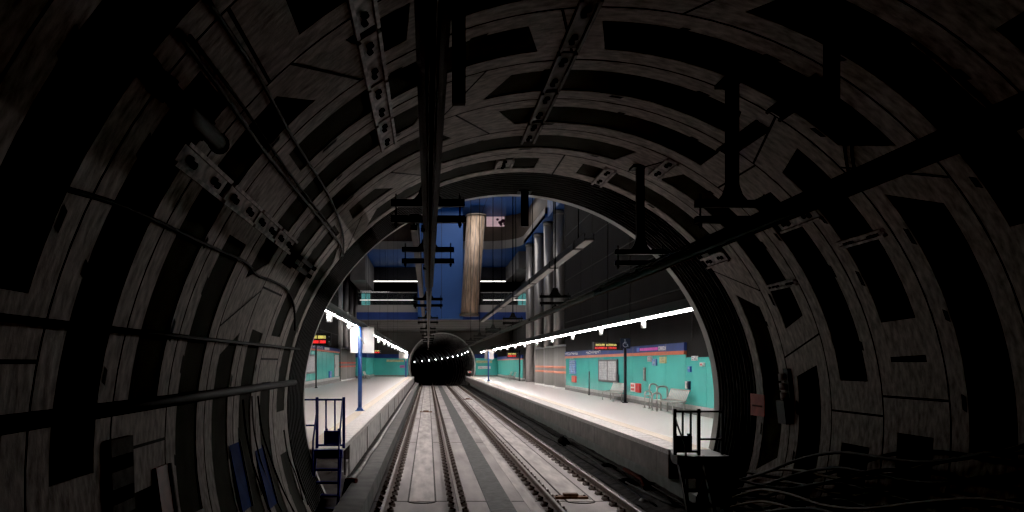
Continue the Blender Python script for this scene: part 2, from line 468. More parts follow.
def wall_left():
    mb = MB()
    y = 15.4
    while y < 72.8:
        ye = min(y+2.3, 72.8)
        mb.box(WL-.25, WL, y+.012, ye-.012, PT+.45, H+.92, 0); y = ye
    mb.box(WL-.26, WL-.02, 15.4, 72.8, PT+.45, H+.9, 1)
    y = 94.5
    mb.box(-7.15, -6.9, 86.4, FY, PT+.3, H+.62, 0); mb.box(WL-.1, -6.9, 86.3, 86.5, PT+.3, H+.62, 0)
    mb.box(-7.2, -6.88, 86.3, FY, H+.62, H+1.1, 2); mb.box(WL-.1, -6.88, 86.25, 86.5, H+.62, H+1.1, 2)
    struct(mb.build('wall_left_panels', [M_turq, M_plinthd, M_bband]))
    mb = MB()
    mb.box(WL-.26, WL+.04, 15.4, 72.8, PT+.25, PT+.45, 0); mb.box(WL-.26, WL+.08, 15.4, 72.8, PT, PT+.25, 1)
    mb.box(-7.15, -6.86, 86.4, FY, PT, PT+.3, 1); mb.box(WL-.1, -6.86, 86.25, 86.5, PT, PT+.3, 1)
    struct(mb.build('baseboard_left', [M_plinth, M_plinthd]))
    mb = MB()
    mb.box(WL-.6, WL-.1, 15.3, 72.9, H+1.3, CEIL, 0)
    mb.box(-10.6, -10.2, 60, FY, PT, CEIL, 2)
    mb.box(-10.4, WL-.3, 72.8, 73.0, PT, CEIL, 0)
    for z in (2.6, 4.2, 6.2): mb.box(WL-.12, WL-.08, 15.3, 72.9, H+z, H+z+.05, 1)
    struct(mb.build('wall_left', [M_black, M_seam, M_dgrey]))
wall_left()
def far_wall():
    fx, fz, fr = 1.78, H-.42, 4.15
    mb = MB(); yy = FY
    x0, x1, z1 = -10.4, 11.3, H+4.2
    a0 = -.37
    ring = [Vector((fx+fr*math.cos(a0+(PI-2*a0)*i/48), yy, fz+fr*math.sin(a0+(PI-2*a0)*i/48))) for i in range(49)]
    outer = []
    for p in ring:
        dx, dz = p.x-fx, p.z-fz
        s = min(((x1-fx)/dx if dx > 0 else (x0-fx)/dx) if abs(dx) > 1e-6 else 1e9, ((z1-fz)/dz) if dz > 1e-6 else 1e9)
        outer.append(Vector((fx+dx*s, yy, fz+dz*s)))
    mb.grid([ring, outer], 0, False)
    for z in (1.6, 2.9): mb.box(x0, x1, yy-.02, yy, H+z, H+z+.06, 1) if z > 3.8 else None
    # wall below on both sides of the opening
    mb.box(x0, fx-fr*.93, yy-.005, yy+.2, -.5, H-1.6, 0); mb.box(fx+fr*.93, x1, yy-.005, yy+.2, -.5, H-1.6, 0)
    struct(mb.build('wall_far', [M_far, M_seam]))
    mb = MB()
    mb.box(-6.9, fx-fr-.15, yy-.12, yy-.01, PT+.2, H+.62, 0); mb.box(-6.9, fx-fr-.05, yy-.14, yy-.01, H+.62, H+1.12, 1); mb.box(-6.9, fx-fr-.1, yy-.14, yy-.01, PT, PT+.2, 2)
    mb.box(fx+fr+.15, WR, yy-.12, yy-.01, PT+.2, H+.62, 0); mb.box(fx+fr+.05, WR, yy-.14, yy-.01, H+.62, H+1.12, 1); mb.box(fx+fr+.1, WR, yy-.14, yy-.01, PT, PT+.2, 2)
    struct(mb.build('wall_far_panels', [M_turq, M_bband, M_plinthd]))
    mb = MB(); n = 60
    prof = [(FY-.35, fr), (FY-.35, fr+.16), (FY+.02, fr+.16), (FY+.02, fr), (FY-.35, fr)]
    mb.grid([[Vector((fx+r*math.cos(a0+(PI-2*a0)*i/n), y, fz+r*math.sin(a0+(PI-2*a0)*i/n))) for i in range(n+1)] for y, r in prof], 0, False)
    struct(mb.build('trim_far_rim', M_rim))
    # far tunnel bends to the left
    mb = MB(); Rc = 118.0; n = 40
    def fp(s, th, r=fr):
        a = s/Rc; cx = fx-Rc*(1-math.cos(a)); cy = FY+Rc*math.sin(a); cz = fz-.032*s
        return Vector((cx+r*math.cos(th)*math.cos(a), cy+r*math.cos(th)*math.sin(a), cz+r*math.sin(th)))
    s = 0.0
    while s < 75:
        for (ds, mi, r) in ((.30, 0, fr-.14), (1.70, 1, fr)):
            mb.grid([[fp(q, -.62+(PI+1.24)*i/n, r) for i in range(n+1)] for q in (s, s+ds)], mi, True)
            mb.grid([[fp(s+ds, -.62+(PI+1.24)*i/n, rr) for i in range(n+1)] for rr in (fr-.14, fr)], 0, False)
            s += ds
    mb.face([fp(75, 2*PI*i/24) for i in range(24)], 1)
    struct(mb.build('wall_far_tunnel', [M_farconc, M_fardark]))
    mb = MB()
    mb.grid([[fp(q, PI+.68), fp(q, -.68)] for q in [i*3.0 for i in range(26)]], 0, False)
    struct(mb.build('floor_far_tunnel', M_fardark))
    # lamps on the outer wall of the bend
    t = None
    for k in range(11):
        s = 2.2+k*4.0
        p = fp(s, .52, fr-.22); q = fp(s, .52, fr+.0)
        lab = 'small bright lamp on the curved wall of the far tunnel, %s from its mouth' % ORD[k]
        t = thing('tunnel_lamp', lab, 'lamp', q, 'lamps along the far tunnel')
        m = MB(); m.fbox(q, (p-q).normalized(), (0,1,0), Vector((0,1,0)).cross((p-q).normalized()), 0, .09, -.16, .16, -.08, .08)
        m.build('housing', M_house, t)
        m = MB(); m.cyl(q+(p-q)*.55, q+(p-q)*1.0, .06, 10); m.build('lens', M_lamp, t)
    return fp
fp = far_wall()

# ---- ceiling, mezzanine and upper slab
mb = MB(); mb.box(-10.6, 11.6, 15.2, FY+2, CEIL, CEIL+.3)
for x in (-3, 1, 5): mb.box(x, x+.04, 15.2, FY, CEIL-.006, CEIL, 1)
struct(mb.build('ceiling', [M_blue, M_seam]))
MZ = 70.0
def mezz():
    mb = MB()
    mb.box(-6.4, 8.6, MZ+.25, 86.2, H+4.0, H+4.35, 0); mb.box(-10.2, 10.6, 86.2, FY, H+4.0, H+4.35, 0)      # deck over the tracks
    y = MZ+4
    while y < FY: mb.box(-6.4, 8.6, y, y+.06, H+3.985, H+4.0, 1); y += 5
    struct(mb.build('floor_mezzanine', [M_far, M_seam]))
    mb = MB(); mb.box(-6.5, 9.3, MZ, MZ+.3, H+3.95, H+4.62); struct(mb.build('trim_mezzanine_beam', M_bband))
    mb = MB(); mb.box(-6.5, 9.3, MZ+.02, MZ+.3, H+4.62, H+5.28, 0)
    struct(mb.build('trim_mezzanine_fascia', M_fascia2))
    hy = 87.0
    mb = MB(); mb.box(-9.5, 10.6, hy, hy+.3, H+9.25, SOFF, 0)
    struct(mb.build('wall_mezzanine_header', M_dgrey))
    mb = MB(); mb.box(-10.2, 10.6, 97, 97.3, H+4.3, SOFF); struct(mb.build('wall_mezzanine_back', M_dgrey))
    mb = MB(); mb.box(8.76, 10.6, 74.5, hy, H+9.15, SOFF-.02); mb.box(-7.6, -6.1, 75.2, hy, H+8.1, SOFF-.02)
    struct(mb.build('wall_mezzanine_sides', M_mgrey))
    # upper slab round an opening with rounded corners
    def path(o):
        p = [(-7.3-o, 34.0), (-7.3-o, 45.0), (-7.3-o, 60.0)]
        r = 3.4
        p += [(-7.3+r-(r+o)*math.cos(PI/2*i/12), 70.0+(r+o)*math.sin(PI/2*i/12)) for i in range(13)]
        p += [(8.72-r+(r+o)*math.sin(PI/2*i/12), 70.0+(r+o)*math.cos(PI/2*i/12)) for i in range(13)]
        p += [(8.72+o, 60.0), (8.72+o, 57.4)]
        return p
    inn = path(0); wl = path(.35)
    out = []
    for k, (x, y) in enumerate(inn):
        if k <= 3: out.append((-10.3, y))
        elif k >= len(inn)-3: out.append((10.6, y))
        else: out.append((x if -10.3 < x < 10.6 else x, 87.2))
    zb, zt = SOFF, SOFF+.78
    mb = MB()
    V = lambda pts, z: [Vector((x, y, z)) for x, y in pts]
    mb.grid([V(inn, zt), V(inn, zb)], 0, True)
    # underside as three plates
    core = inn[3:-2]
    mb.grid([V(core, zb), V([(x, 87.2) for x, y in core], zb)], 1, False)
    mb.box(-10.3, -7.3, 34, 87.2, zb, zb+.3, 1); mb.box(8.72, 10.6, 57.4, 87.2, zb, zb+.3, 1); mb.box(8.9, 10.6, 52, 57.4, zb, CEIL, 1)
    mb.grid([V(inn, zt), V(wl, zt)], 0, False)
    struct(mb.build('ceiling_upper_slab', [M_fascia2, M_blue]))
    mb = MB(); mb.grid([V(wl, zt), V(wl, CEIL)], 0, True)
    struct(mb.build('wall_upper_level', M_brown))
mezz()
# blue service shaft and the leaning column beside it
mb = MB(); mb.box(-.92, 3.14, 69.2, 69.95, H+3.98, CEIL, 0)
mb.box(1.2, 1.23, 69.19, 69.2, H+4.0, CEIL, 1)
struct(mb.build('wall_blue_shaft', [M_blue, M_seam]))
def lean_col():
    yc = 69.0
    b = Vector((3.70, yc, H+4.25)); t = Vector((4.30, yc, H+(VY-216.5)*yc/F))
    th = thing('clad_column', 'beige metal clad round column leaning slightly beside the blue shaft', 'column', b)
    m = MB(); m.cyl(b, t, .78, 28, 0, .82)
    m.build('shaft', M_beige, th)
    for k in range(5):
        a = PI+.35+k*.62
        m = MB(); m.tube([b+Vector((.785*math.cos(a), .785*math.sin(a), 0)), t+Vector((.825*math.cos(a), .825*math.sin(a), 0))], .03, 6)
        m.build('seam', M_mgrey, th)
    m = MB(); m.cyl(t, t+Vector((0, 0, .14)), .92, 28); m.build('capital', M_brown, th)
    m = MB(); m.cyl(b+Vector((0,0,-.05)), b+Vector((0,0,.15)), .88, 28); m.build('base_collar', M_brown, th)
lean_col()
# lit poster on the upper level
def poster_pink():
    y = 73.2; b = W(488, 227, y)
    th = thing('advertising_poster', 'lit pink and cream picture poster up beside the top of the leaning column', 'poster', b)
    a, c = W(486.5, 226.5, y), W(509.5, 216.6, y)
    m = MB(); m.box(a.x, c.x, y, y+.06, a.z, c.z); m.build('panel', M_pink, th)
    m = MB(); q, r = W(505, 224, y), W(509, 217, y); m.box(q.x, r.x, y-.02, y, q.z, r.z); m.build('cream_patch', M_posw, th)
    m = MB()
    for (px, py, s) in ((500, 222.5, .16), (503, 221, .2), (504.5, 224, .12), (497.5, 219.5, .12), (501, 224.5, .14)):
        p = W(px, py, y-.03); m.face([p+Vector((s*1.1*math.cos(i*PI/5), -.0, s*math.sin(i*PI/5))) for i in range(10)])
    m.build('printed_motif', M_posd, th)
poster_pink()
# big round columns
def columns():
    def col(x, y, lab, grp, clad=True):
        t = thing('round_column', lab, 'column', (x, y, PT), grp)
        m = MB(); m.cyl((x, y, PT), (x, y, SOFF), .40, 24); m.build('shaft', M_colgrey, t)
        m = MB(); m.cyl((x, y, SOFF-.3), (x, y, SOFF), .44, 24); m.build('capital', M_mgrey, t)
        return t
    for i, y in enumerate((54.6, 59.2, 64.5, 70.0)):
        col(9.3, y, 'tall grey metal round column at the right platform wall, %s from the camera' % ORD[i], 'round columns on the right')
    for i, y in enumerate((75.5, 81.0, 87.0, 92.8)):
        col(-8.75, y, 'tall grey metal round column at the left platform wall, %s from the camera' % ORD[i], 'round columns on the left')
    # grey cladding round the column feet with two orange stripes
    for side, x, s, ys in (('right', 8.98, 1, ((49.9, 54.0), (54.3, 58.7), (59.0, 63.6))), ('left', -8.3, -1, ((73.2, 77.2), (77.5, 81.6), (81.9, 86.2)))):
        top = H+1.08 if side == 'right' else H+1.35
        for i, (y0, y1) in enumerate(ys):
            t = thing('column_casing', 'grey metal casing with orange stripes round the column feet on the %s platform, %s from the camera' % (side, ORD[i]), 'casing', (x, (y0+y1)/2, PT), 'striped column casings')
            def prof(bulge, z0, z1, mi, m):
                n = 14; rows = []
                for z in (z0, z1):
                    rows.append([Vector((x-s*(bulge+.34*math.sin(PI*k/n)**.6), y0+(y1-y0)*k/n, z)) for k in range(n+1)])
                m.grid(rows, mi, True)
                m.face([rows[1][0]]+rows[1][1:]+[Vector((x+s*.3, y1, z1)), Vector((x+s*.3, y0, z1))], mi)
                m.face([rows[0][0], Vector((x+s*.3, y0, z0)), Vector((x+s*.3, y0, z1)), rows[1][0]], mi)
                m.face([rows[0][-1], Vector((x+s*.3, y1, z0)), Vector((x+s*.3, y1, z1)), rows[1][-1]], mi)
            m = MB(); prof(0, PT+.12, top, 0, m); m.build('shell', M_casing, t)
            for zc in (H-.28, H-.62) if side == 'right' else (H+.02, H-.34):
                m = MB(); prof(.012, zc-.075, zc+.075, 0, m); m.build('stripe', M_red if side == 'left' else M_orange, t)
            m = MB(); prof(.06, PT, PT+.12, 0, m); m.build('plinth', M_white, t)
            m = MB(); prof(.03, top, top+.12, 0, m); m.build('cornice', M_plinth, t)
columns()
def mezz_things():
    hy = 87.0
    for (xa, xb, where) in ((-7.5, -.4, 'left of'), (4.2, 9.4, 'right of')):
        t = thing('linear_light', 'long thin ceiling light under the mezzanine header, %s the blue shaft' % where, 'light', ((xa+xb)/2, hy-.06, H+9.2), 'mezzanine lights')
        m = MB(); m.box(xa, xb, hy-.12, hy, H+9.26, H+9.34); m.build('housing', M_house, t)
        m = MB(); m.box(xa, xb, hy-.13, hy-.02, H+9.18, H+9.26); m.build('diffuser', M_ledm, t)
    t = thing('strip_light', 'thin bright strip light deeper inside the mezzanine, near its left end', 'light', (-5.1, 74, H+6.8))
    m = MB(); m.box(-6.3, -3.7, 73.9, 74.1, H+6.76, H+6.82); m.build('diffuser', M_ledm, t)
    m = MB(); m.box(-6.3, -3.7, 73.9, 74.1, H+6.82, H+6.88); m.build('housing', M_house, t)
    for x in (-5.9, -4.1):
        m = MB(); m.cyl((x, 74, H+6.88), (x, 74, SOFF), .012, 6); m.build('drop_rod', M_catd, t)
    for (xa, xb, where) in ((-6.4, -1.0, 'left of'), (4.8, 9.2, 'right of')):
        t = thing('balustrade', 'steel and glass balustrade on the mezzanine edge, %s the blue shaft' % where, 'railing', ((xa+xb)/2, MZ+.1, H+5.28), 'mezzanine balustrades')
        m = MB(); m.box(xa, xb, MZ+.06, MZ+.14, H+6.38, H+6.46); m.build('handrail', M_steel, t)
        m = MB(); m.box(xa+.2, xb-.2, MZ+.0, MZ+.12, H+5.70, H+5.76); m.build('lit_rail', M_ledd, t)
        m = MB(); m.box(xa, xb, MZ+.09, MZ+.11, H+5.3, H+6.38); m.build('glass_panel', M_glass, t)
        n = 4
        for i in range(n+1):
            x = xa+.04+(xb-xa-.08)*i/n
            m = MB(); m.box(x-.03, x+.03, MZ+.07, MZ+.13, H+5.28, H+6.40); m.build('post', M_house, t)
    for (px, where) in ((366, 'left end'), (522, 'right end')):
        d = 78.0
        p = W(px, 297, d)
        t = thing('kiosk', 'small glowing turquoise kiosk at the %s of the mezzanine' % where, 'kiosk', (p.x, d, H+4.35), 'mezzanine kiosks')
        m = MB(); m.box(p.x-.5, p.x+.5, d-.3, d+.3, H+4.35, H+7.1); m.build('cabinet', M_plinth, t)
        m = MB(); m.box(p.x-.42, p.x-.04, d-.34, d-.3, H+5.7, H+7.0); m.build('lit_panel', M_kiosk, t)
        m = MB(); m.box(p.x+.06, p.x+.42, d-.34, d-.3, H+5.7, H+7.0); m.build('lit_panel', M_kiosk, t)
        m = MB(); m.box(p.x-.55, p.x+.55, d-.4, d+.35, H+7.1, H+7.35); m.build('fascia', M_white, t)
mezz_things()

# ================================================================ RAILS
def rails():
    prof = [(-.075,-.16),(.075,-.16),(.075,-.145),(.012,-.125),(.012,-.045),(.036,-.035),(.036,-.006),(.026,0),(-.026,0),(-.036,-.006),(-.036,-.035),(-.012,-.045),(-.012,-.125),(-.075,-.145)]
    names = {-.87: 'left rail of the left track', .61: 'right rail of the left track', 2.54: 'left rail of the right track', 3.96: 'right rail of the right track'}
    fm = None; gm = None; stuffm = None
    ys = [13.2+.68*i for i in range(int((FY-13.2)/.68))]
    for x, nm in names.items():
        t = thing('railway_rail', 'brown steel '+nm+' on the concrete slab', 'rail', (x, 0, -.18), 'running rails')
        m = MB(); m.prism([(x+a, b) for a, b in prof], 'y', -2, FY+14); m.build('rail_bar', M_rail, t)
        m = MB(); m.box(x-.025, x+.025, -2, FY+14, -.001, .0025); m.build('running_surface', M_railtop, t)
        def fast(m, y, x):
            m.box(x-.20, x+.20, y-.11, y+.11, -.185, -.160, 0)
            for s in (-1, 1):
                m.box(x+s*.15-.045, x+s*.15+.045, y-.085, y+.085, -.160, -.115, 1)
                m.box(x+s*.095-.03, x+s*.095+.03, y-.055, y+.055, -.150, -.105, 0)
                m.cyl((x+s*.145, y, -.115), (x+s*.145, y, -.065), .026, 6, 0)
                m.tube([(x+s*.19, y-.05, -.12), (x+s*.12, y-.055, -.10), (x+s*.07, y-.03, -.118), (x+s*.07, y+.03, -.118), (x+s*.12, y+.055, -.10), (x+s*.19, y+.05, -.12)], .012, 5, 0)
        if fm is None:
            m = MB(); fast(m, 0, 0); o = m.build('rail_fastener', [M_fast, M_pad]); fm = o.data; bpy.data.objects.remove(o)
        for y in ys[:99]:
            o = bpy.data.objects.new('rail_fastener', fm); C.objects.link(o); o.parent = t; o.location = (0, y, .18)
        m = MB()
        for y in ys[99:]:
            m.box(x-.2, x+.2, y-.11, y+.11, -.185, -.13, 0)
        o = m.build('rail_fasteners_far', M_fast, t); o['kind'] = 'stuff'
rails()
def balise(x, y, lab):
    t = thing('track_beacon', lab, 'beacon', (x, y, -.17), 'rusty beacons between the rails')
    m = MB(); m.box(x-.37, x+.37, y-.11, y+.11, -.172, -.12); m.build('base_plate', M_rust, t, .008)
    m = MB(); m.box(x-.16, x+.16, y-.09, y+.09, -.12, -.06); m.build('cover', M_rust, t, .015)
    for s in (-.3, .3):
        m = MB(); m.cyl((x+s, y, -.12), (x+s, y, -.095), .025, 6); m.build('bolt', M_fast, t)
balise(3.10, 16.75, 'rusty brown beacon plate across the right track, close to the portal')
balise(-.12, 46, 'rusty brown beacon plate across the middle of the left track')
balise(3.2, 62, 'rusty brown beacon plate across the right track, far down the station')

# ================================================================ OVERHEAD CONDUCTORS
def conductor(x, lab):
    t = thing('overhead_conductor', lab, 'conductor rail', (x, 0, H+1.30), 'overhead conductor rails')
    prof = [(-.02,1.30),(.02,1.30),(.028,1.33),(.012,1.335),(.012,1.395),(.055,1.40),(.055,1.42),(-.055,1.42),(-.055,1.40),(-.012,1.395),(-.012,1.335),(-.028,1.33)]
    m = MB(); m.prism([(x+a, H+b) for a, b in prof], 'y', 2.2, 15.0); m.build('shaded_profile', M_catd, t)  # same bar as in the station, tunnel shade painted in with the dark material
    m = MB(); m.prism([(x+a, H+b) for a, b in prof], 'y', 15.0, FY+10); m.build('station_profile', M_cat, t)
    m = MB(); m.cyl((x, 2.2, H+1.292), (x, FY+10, H+1.292), .009, 8); m.build('contact_wire', M_copper, t)
    y = 4.4
    while y < FY: m = MB(); m.box(x-.03, x+.03, y, y+.35, H+1.335, H+1.395); m.build('splice_plate', M_catd, t); y += 10
    m = MB(); m.box(x-.075, x+.075, 2.2, 14.5, H+1.425, H+1.45); m.build('cover_strip', M_catd, t)
conductor(0.02, 'long dark overhead conductor rail above the left track')
conductor(3.25, 'long dark overhead conductor rail above the right track')
def support(x, y, top, lab, grp, pw=.055, w=.78):
    t = thing('catenary_support', lab, 'support', (x, y, top), grp)
    m = MB(); m.box(x-pw, x+pw, y-pw, y+pw, H+1.86, top+.02); m.build('hanger_post', M_catd, t)
    m = MB(); m.prism([(x-.15, H+1.74), (x+.15, H+1.74), (x+.10, H+1.80), (x+.06, H+1.92), (x-.06, H+1.92), (x-.10, H+1.80)], 'y', y-.03, y+.03); m.build('gusset_plate', M_catd, t)
    for z in (1.70, 1.53):
        m = MB(); m.box(x-w/2, x+w/2, y-.045, y+.045, H+z-.035, H+z+.035); m.build('cross_bar', M_catd, t)
    for s in (-1, 1):
        m = MB(); m.cyl((x+s*(w/2-.05), y, H+1.44), (x+s*(w/2-.05), y, H+1.80), .010, 6); m.cyl((x+s*(w/2-.05), y, H+1.46), (x+s*(w/2-.05), y, H+1.49), .022, 6); m.build('threaded_rod', M_catd, t)
    m = MB(); m.cyl((x, y, H+1.49), (x, y, H+1.46), .03, 12); m.cyl((x, y, H+1.465), (x, y, H+1.45), .075, 14); m.cyl((x, y, H+1.44), (x, y, H+1.425), .065, 14); m.build('insulator', M_catd, t)
    m = MB(); m.box(x-.075, x+.075, y-.04, y+.04, H+1.395, H+1.435); m.build('clamp', M_catd, t)
    m = MB(); k = pw*2.5; m.box(x-k, x+k, y-k, y+k, top-.01, top+.03); m.build('ceiling_plate', M_catd, t)
tz = lambda x: TZ+math.sqrt(TR*TR-(x-TX)**2)
for i, y in enumerate((8.2, 11.55)):
    support(.0, y, tz(0)-.02, 'dark support hanging from the tunnel roof above left track, %s from the camera' % ORD[i], 'supports in the tunnel')
for i, y in enumerate((8.23, 11.8)):
    support(3.25, y, tz(3.25)-.02, 'dark support hanging from the tunnel roof above right track, %s from the camera' % ORD[i], 'supports in the tunnel')
for x, nm, ys in ((.0, 'left', (20.5, 29, 38, 48, 58)), (3.25, 'right', (19.7, 29.5, 38.5, 48.5, 58.5))):
    for i, y in enumerate(ys):
        t0 = CEIL if y < 70 else H+4.0
        support(x, y, t0, 'dark conductor support on a long drop rod above the %s track, %s beyond the portal' % (nm, ORD[i]), 'supports in the station', .018)
def post(x, y, z0, z1, w, lab):
    t = thing('drop_post', lab, 'post', (x, y, z1), 'bare drop posts')
    m = MB(); m.box(x-w/2, x+w/2, y-w*.35, y+w*.35, z0, z1); m.build('post_bar', M_catd, t)
    m = MB(); m.box(x-w*.95, x+w*.95, y-w*.95, y+w*.95, z1-.03, z1+.02); m.build('ceiling_plate', M_catd, t)
    for k in range(3):
        m = MB(); m.cyl((x, y-w*.36-.006, z0+.05+.07*k), (x, y-w*.35, z0+.05+.07*k), w*.16, 8); m.build('bolt', M_catd, t)
post(.20, 5.0, H+1.68, tz(.2)-.01, .085, 'bare black drop post hanging beside the near end of left conductor')
post(3.25, 6.2, H+2.08, tz(3.25)-.01, .10, 'bare black drop post hanging high above the right conductor, closest to camera')
post(1.87, 14.9, H+2.64, H+3.33, .14, 'bare black drop post hanging from the top of the portal')
# feeder beam above the left track, and the tray above the right platform edge
def feeder():
    t = thing('feeder_beam', 'brownish feeder beam hanging left of the left conductor inside the station', 'beam', (-.22, 11.7, H+2.3))
    m = MB(); m.box(-.26, -.16, 11.7, 70, H+2.02, H+2.10); m.build('lower_flange', M_cat, t)
    m = MB(); m.box(-.225, -.195, 11.7, 70, H+2.10, H+2.22); m.build('web', M_cat, t)
    m = MB(); m.box(-.28, -.14, 11.7, 70, H+2.22, H+2.26); m.build('upper_flange', M_catd, t)
    m = MB(); 
    for y in (18, 26, 34, 44, 56): m.cyl((-.21, y, H+2.26), (-.21, y, CEIL if y < 70 else H+4.0), .010, 6)
    m.build('drop_rod', M_catd, t)
feeder()
def tray():
    x, z = 4.9, H+3.72
    t = thing('cable_tray', 'long pale suspended tray above the right platform edge', 'tray', (x, 23.4, z))
    m = MB(); m.box(x-.13, x+.13, 23.4, 70, z, z+.05); m.build('tray_bottom', M_fascia2, t)
    for s in (-1, 1):
        m = MB(); m.box(x+s*.14-.012, x+s*.14+.012, 23.4, 70, z, z+.22); m.build('side_rail', M_house, t)
    for y in (25, 30, 36, 43, 51): 
        m = MB(); m.box(x-.17, x+.17, y, y+.2, z-.03, z+.24); m.cyl((x, y+.1, z+.2), (x, y+.1, CEIL), .02, 6); m.build('hanger', M_catd, t)
tray()

# ================================================================ PLATFORM LIGHTING
def platform_light(x, z, nm, Y0):
    t = thing('platform_light', 'continuous bright white light line above the %s platform' % nm, 'light', (x, 15.6, z), 'platform light lines')
    m = MB(); m.box(x-.10, x+.10, Y0, 96, z+.03, z+.12); m.build('housing', M_house, t)
    m = MB(); m.box(x-.038, x+.038, Y0, 96, z-.02, z+.03); m.build('diffuser', M_led, t)
    for e in ((1,) if nm == 'right' else (-1, 1)):  # shields added to block the diffuser's sideways light
        m = MB(); a, b = sorted((x+e*.040, x+e*.052)); m.box(a, b, Y0, 96, z-.022, z+.035); m.build('side_shield', M_house, t)
    m = MB(); sx = 1 if nm == 'right' else -1
    a, b = sorted((x+sx*.12, x+sx*.5)); m.box(a, b, Y0, 96, z+.14, z+.34); m.build('trunking', M_house, t)
    for y in (19, 25, 33, 41, 49, 57, 65):
        m = MB(); m.cyl((x, y, z+.12), (x, y, CEIL if y < 70 else H+4.0), .007, 6); m.build('drop_rod', M_catd, t)
    return t
LZ = H+1.33
platform_light(6.55, LZ, 'right', 15.6); platform_light(-2.56, LZ, 'left', 18.6)
def speaker(x, y, lab):
    t = thing('hanging_speaker', lab, 'speaker', (x, y, LZ-.02), 'small white drums under the light lines')
    m = MB(); m.cyl((x, y, LZ-.26), (x, y, LZ-.06), .078, 16); m.build('drum', M_white, t)
    m = MB(); m.cyl((x, y, LZ-.06), (x, y, LZ-.02), .03, 10); m.build('neck', M_white, t)
    m = MB(); m.cyl((x, y, LZ-.275), (x, y, LZ-.26), .06, 16); m.build('grille', M_plinth, t)
for i in range(11): speaker(6.55, 23.4+5.75*i, 'small white drum hanging under right platform light, %s from the portal' % ORD[i])
for i in range(14): speaker(-2.56, 20.0+5.0*i, 'small white drum hanging under left platform light, %s from the portal' % ORD[i])

# ================================================================ PLATFORM FURNITURE
def mirror_board(x, y, h, lab, front, bx0=-.36, bx1=.50):
    t = thing('platform_sign_board', lab, 'sign', (x, y, PT), 'boards on blue poles at the platform edges')
    m = MB(); m.cyl((x, y, PT), (x, y, h), .075, 16); m.build('pole', M_pblue, t)
    m = MB(); m.box(x-.16, x+.16, y-.16, y+.16, PT, PT+.03); m.prism([(x-.13, PT+.03), (x+.13, PT+.03), (x+.07, PT+.14), (x-.07, PT+.14)], 'y', y-.1, y+.1); m.build('foot_plate', M_pblue, t)
    m = MB(); m.box(x+bx0, x+bx1, y+.10, y+.15, H+.36, H+1.29); m.build('board', front, t, .01)
    m = MB(); m.bar((x, y-.05, H+.95), (x+.16, y-.10, H+.68), .03, .03); m.bar((x, y, H+1.1), (x, y+.11, H+1.1), .05, .05); m.bar((x, y, H+.55), (x, y+.11, H+.55), .05, .05); m.build('bracket', M_boardback, t)
mirror_board(-2.44, 27.6, H+1.30, 'plain white square board on a blue pole at left platform edge', M_board)
mirror_board(5.78, 73.6, H+1.1, 'grey square board on a blue pole far along right platform edge', M_boardback)

def display(x0, x1, y, z0, z1, lab, post_x=None, base=None, dirx=1, textfrac=.82):
    t = thing('departure_display', lab, 'display', ((x0+x1)/2, y, z0), 'platform departure displays')
    m = MB(); m.box(x0, x1, y-.10, y+.10, z0, z1); m.build('housing', M_house, t, .01)
    w, h = (x1-x0), (z1-z0)
    m = MB(); m.box(x0+w*.03, x0+w*textfrac, y-.11, y-.10, z0+h*.08, z1-h*.1); s = m.build('screen', M_screen, t)
    def line(u0, u1, zz, hh, mt, seed, n, gap):
        m = MB(); glyphs(m, (x0+w*u0, y-.116, zz), (1,0,0), (0,0,1), w*(u1-u0), hh, n, seed, 0, .24, gap)
        m.build('text_line', mt, s)
    line(.07, textfrac-.04, z0+h*.56, h*.24, M_yel, 3, 14, (6,))
    line(.05, textfrac-.04, z0+h*.18, h*.24, M_redled, 9, 16, (9,))
    m = MB()
    for zz in (.7, .3): m.box(x1-w*.10, x1-w*.05, y-.112, y-.10, z0+h*zz-.03, z0+h*zz+.03)
    m.build('indicator', M_symb, t)
    m = MB(); m.cyl(((x0+x1)/2, y, z1), ((x0+x1)/2, y, SOFF if y < 70 else H+4.0), .018, 8); m.build('drop_rod', M_catd, t)
display(7.18, 8.46, 33.5, H+.55, H+.90, 'black departure display with yellow and red lines beside the accessible sign pole')
display(-8.2, -6.65, 52.8, H+1.20, H+2.05, 'black departure display with yellow and red lines above the near end of left platform wall')
display(7.65, 8.75, 74.5, H+.52, H+1.05, 'black departure display with a red line far along the right platform')
display(-5.2, -4.55, 74.5, H+.9, H+1.3, 'small departure display half behind the white board on left platform')

def dark_pole(x, y, top, lab, r=.055):
    t = thing('sign_pole', lab, 'pole', (x, y, PT), 'dark poles at the platform walls')
    m = MB(); m.cyl((x, y, PT), (x, y, top), r, 12); m.build('pole', M_pole, t)
    m = MB(); m.cyl((x, y, PT), (x, y, PT+.05), r*2, 12); m.build('foot_plate', M_pole, t)
    return t
def access_pole():
    x, y = 8.5, 33.2
    t = dark_pole(x, y, H+.66, 'black pole carrying a navy wheelchair symbol sign on right platform', .065)
    m = MB(); m.box(x-.22, x+.22, y-.04, y+.02, H+.62, H+1.06); s = m.build('sign_plate', M_sblue, t, .01)
    m = MB(); c = Vector((x, y-.046, H+.79))
    ring = [c+Vector((.10*math.cos(a), 0, .10*math.sin(a))) for a in [PI*.62+i*PI*1.42/14 for i in range(15)]]
    m.tube(ring, .013, 6)
    m.tube([c+Vector((-.02, 0, .17)), c+Vector((-.02, 0, .03)), c+Vector((.07, 0, .03)), c+Vector((.10, 0, -.08)), c+Vector((.13, 0, -.06))], .014, 6)
    m.tube([c+Vector((-.02, 0, .10)), c+Vector((.05, 0, .10))], .012, 6)
    m.cyl(c+Vector((-.02, -.005, .205)), c+Vector((-.02, .005, .205)), .026, 12)
    m.build('wheelchair_symbol', M_symb, s)
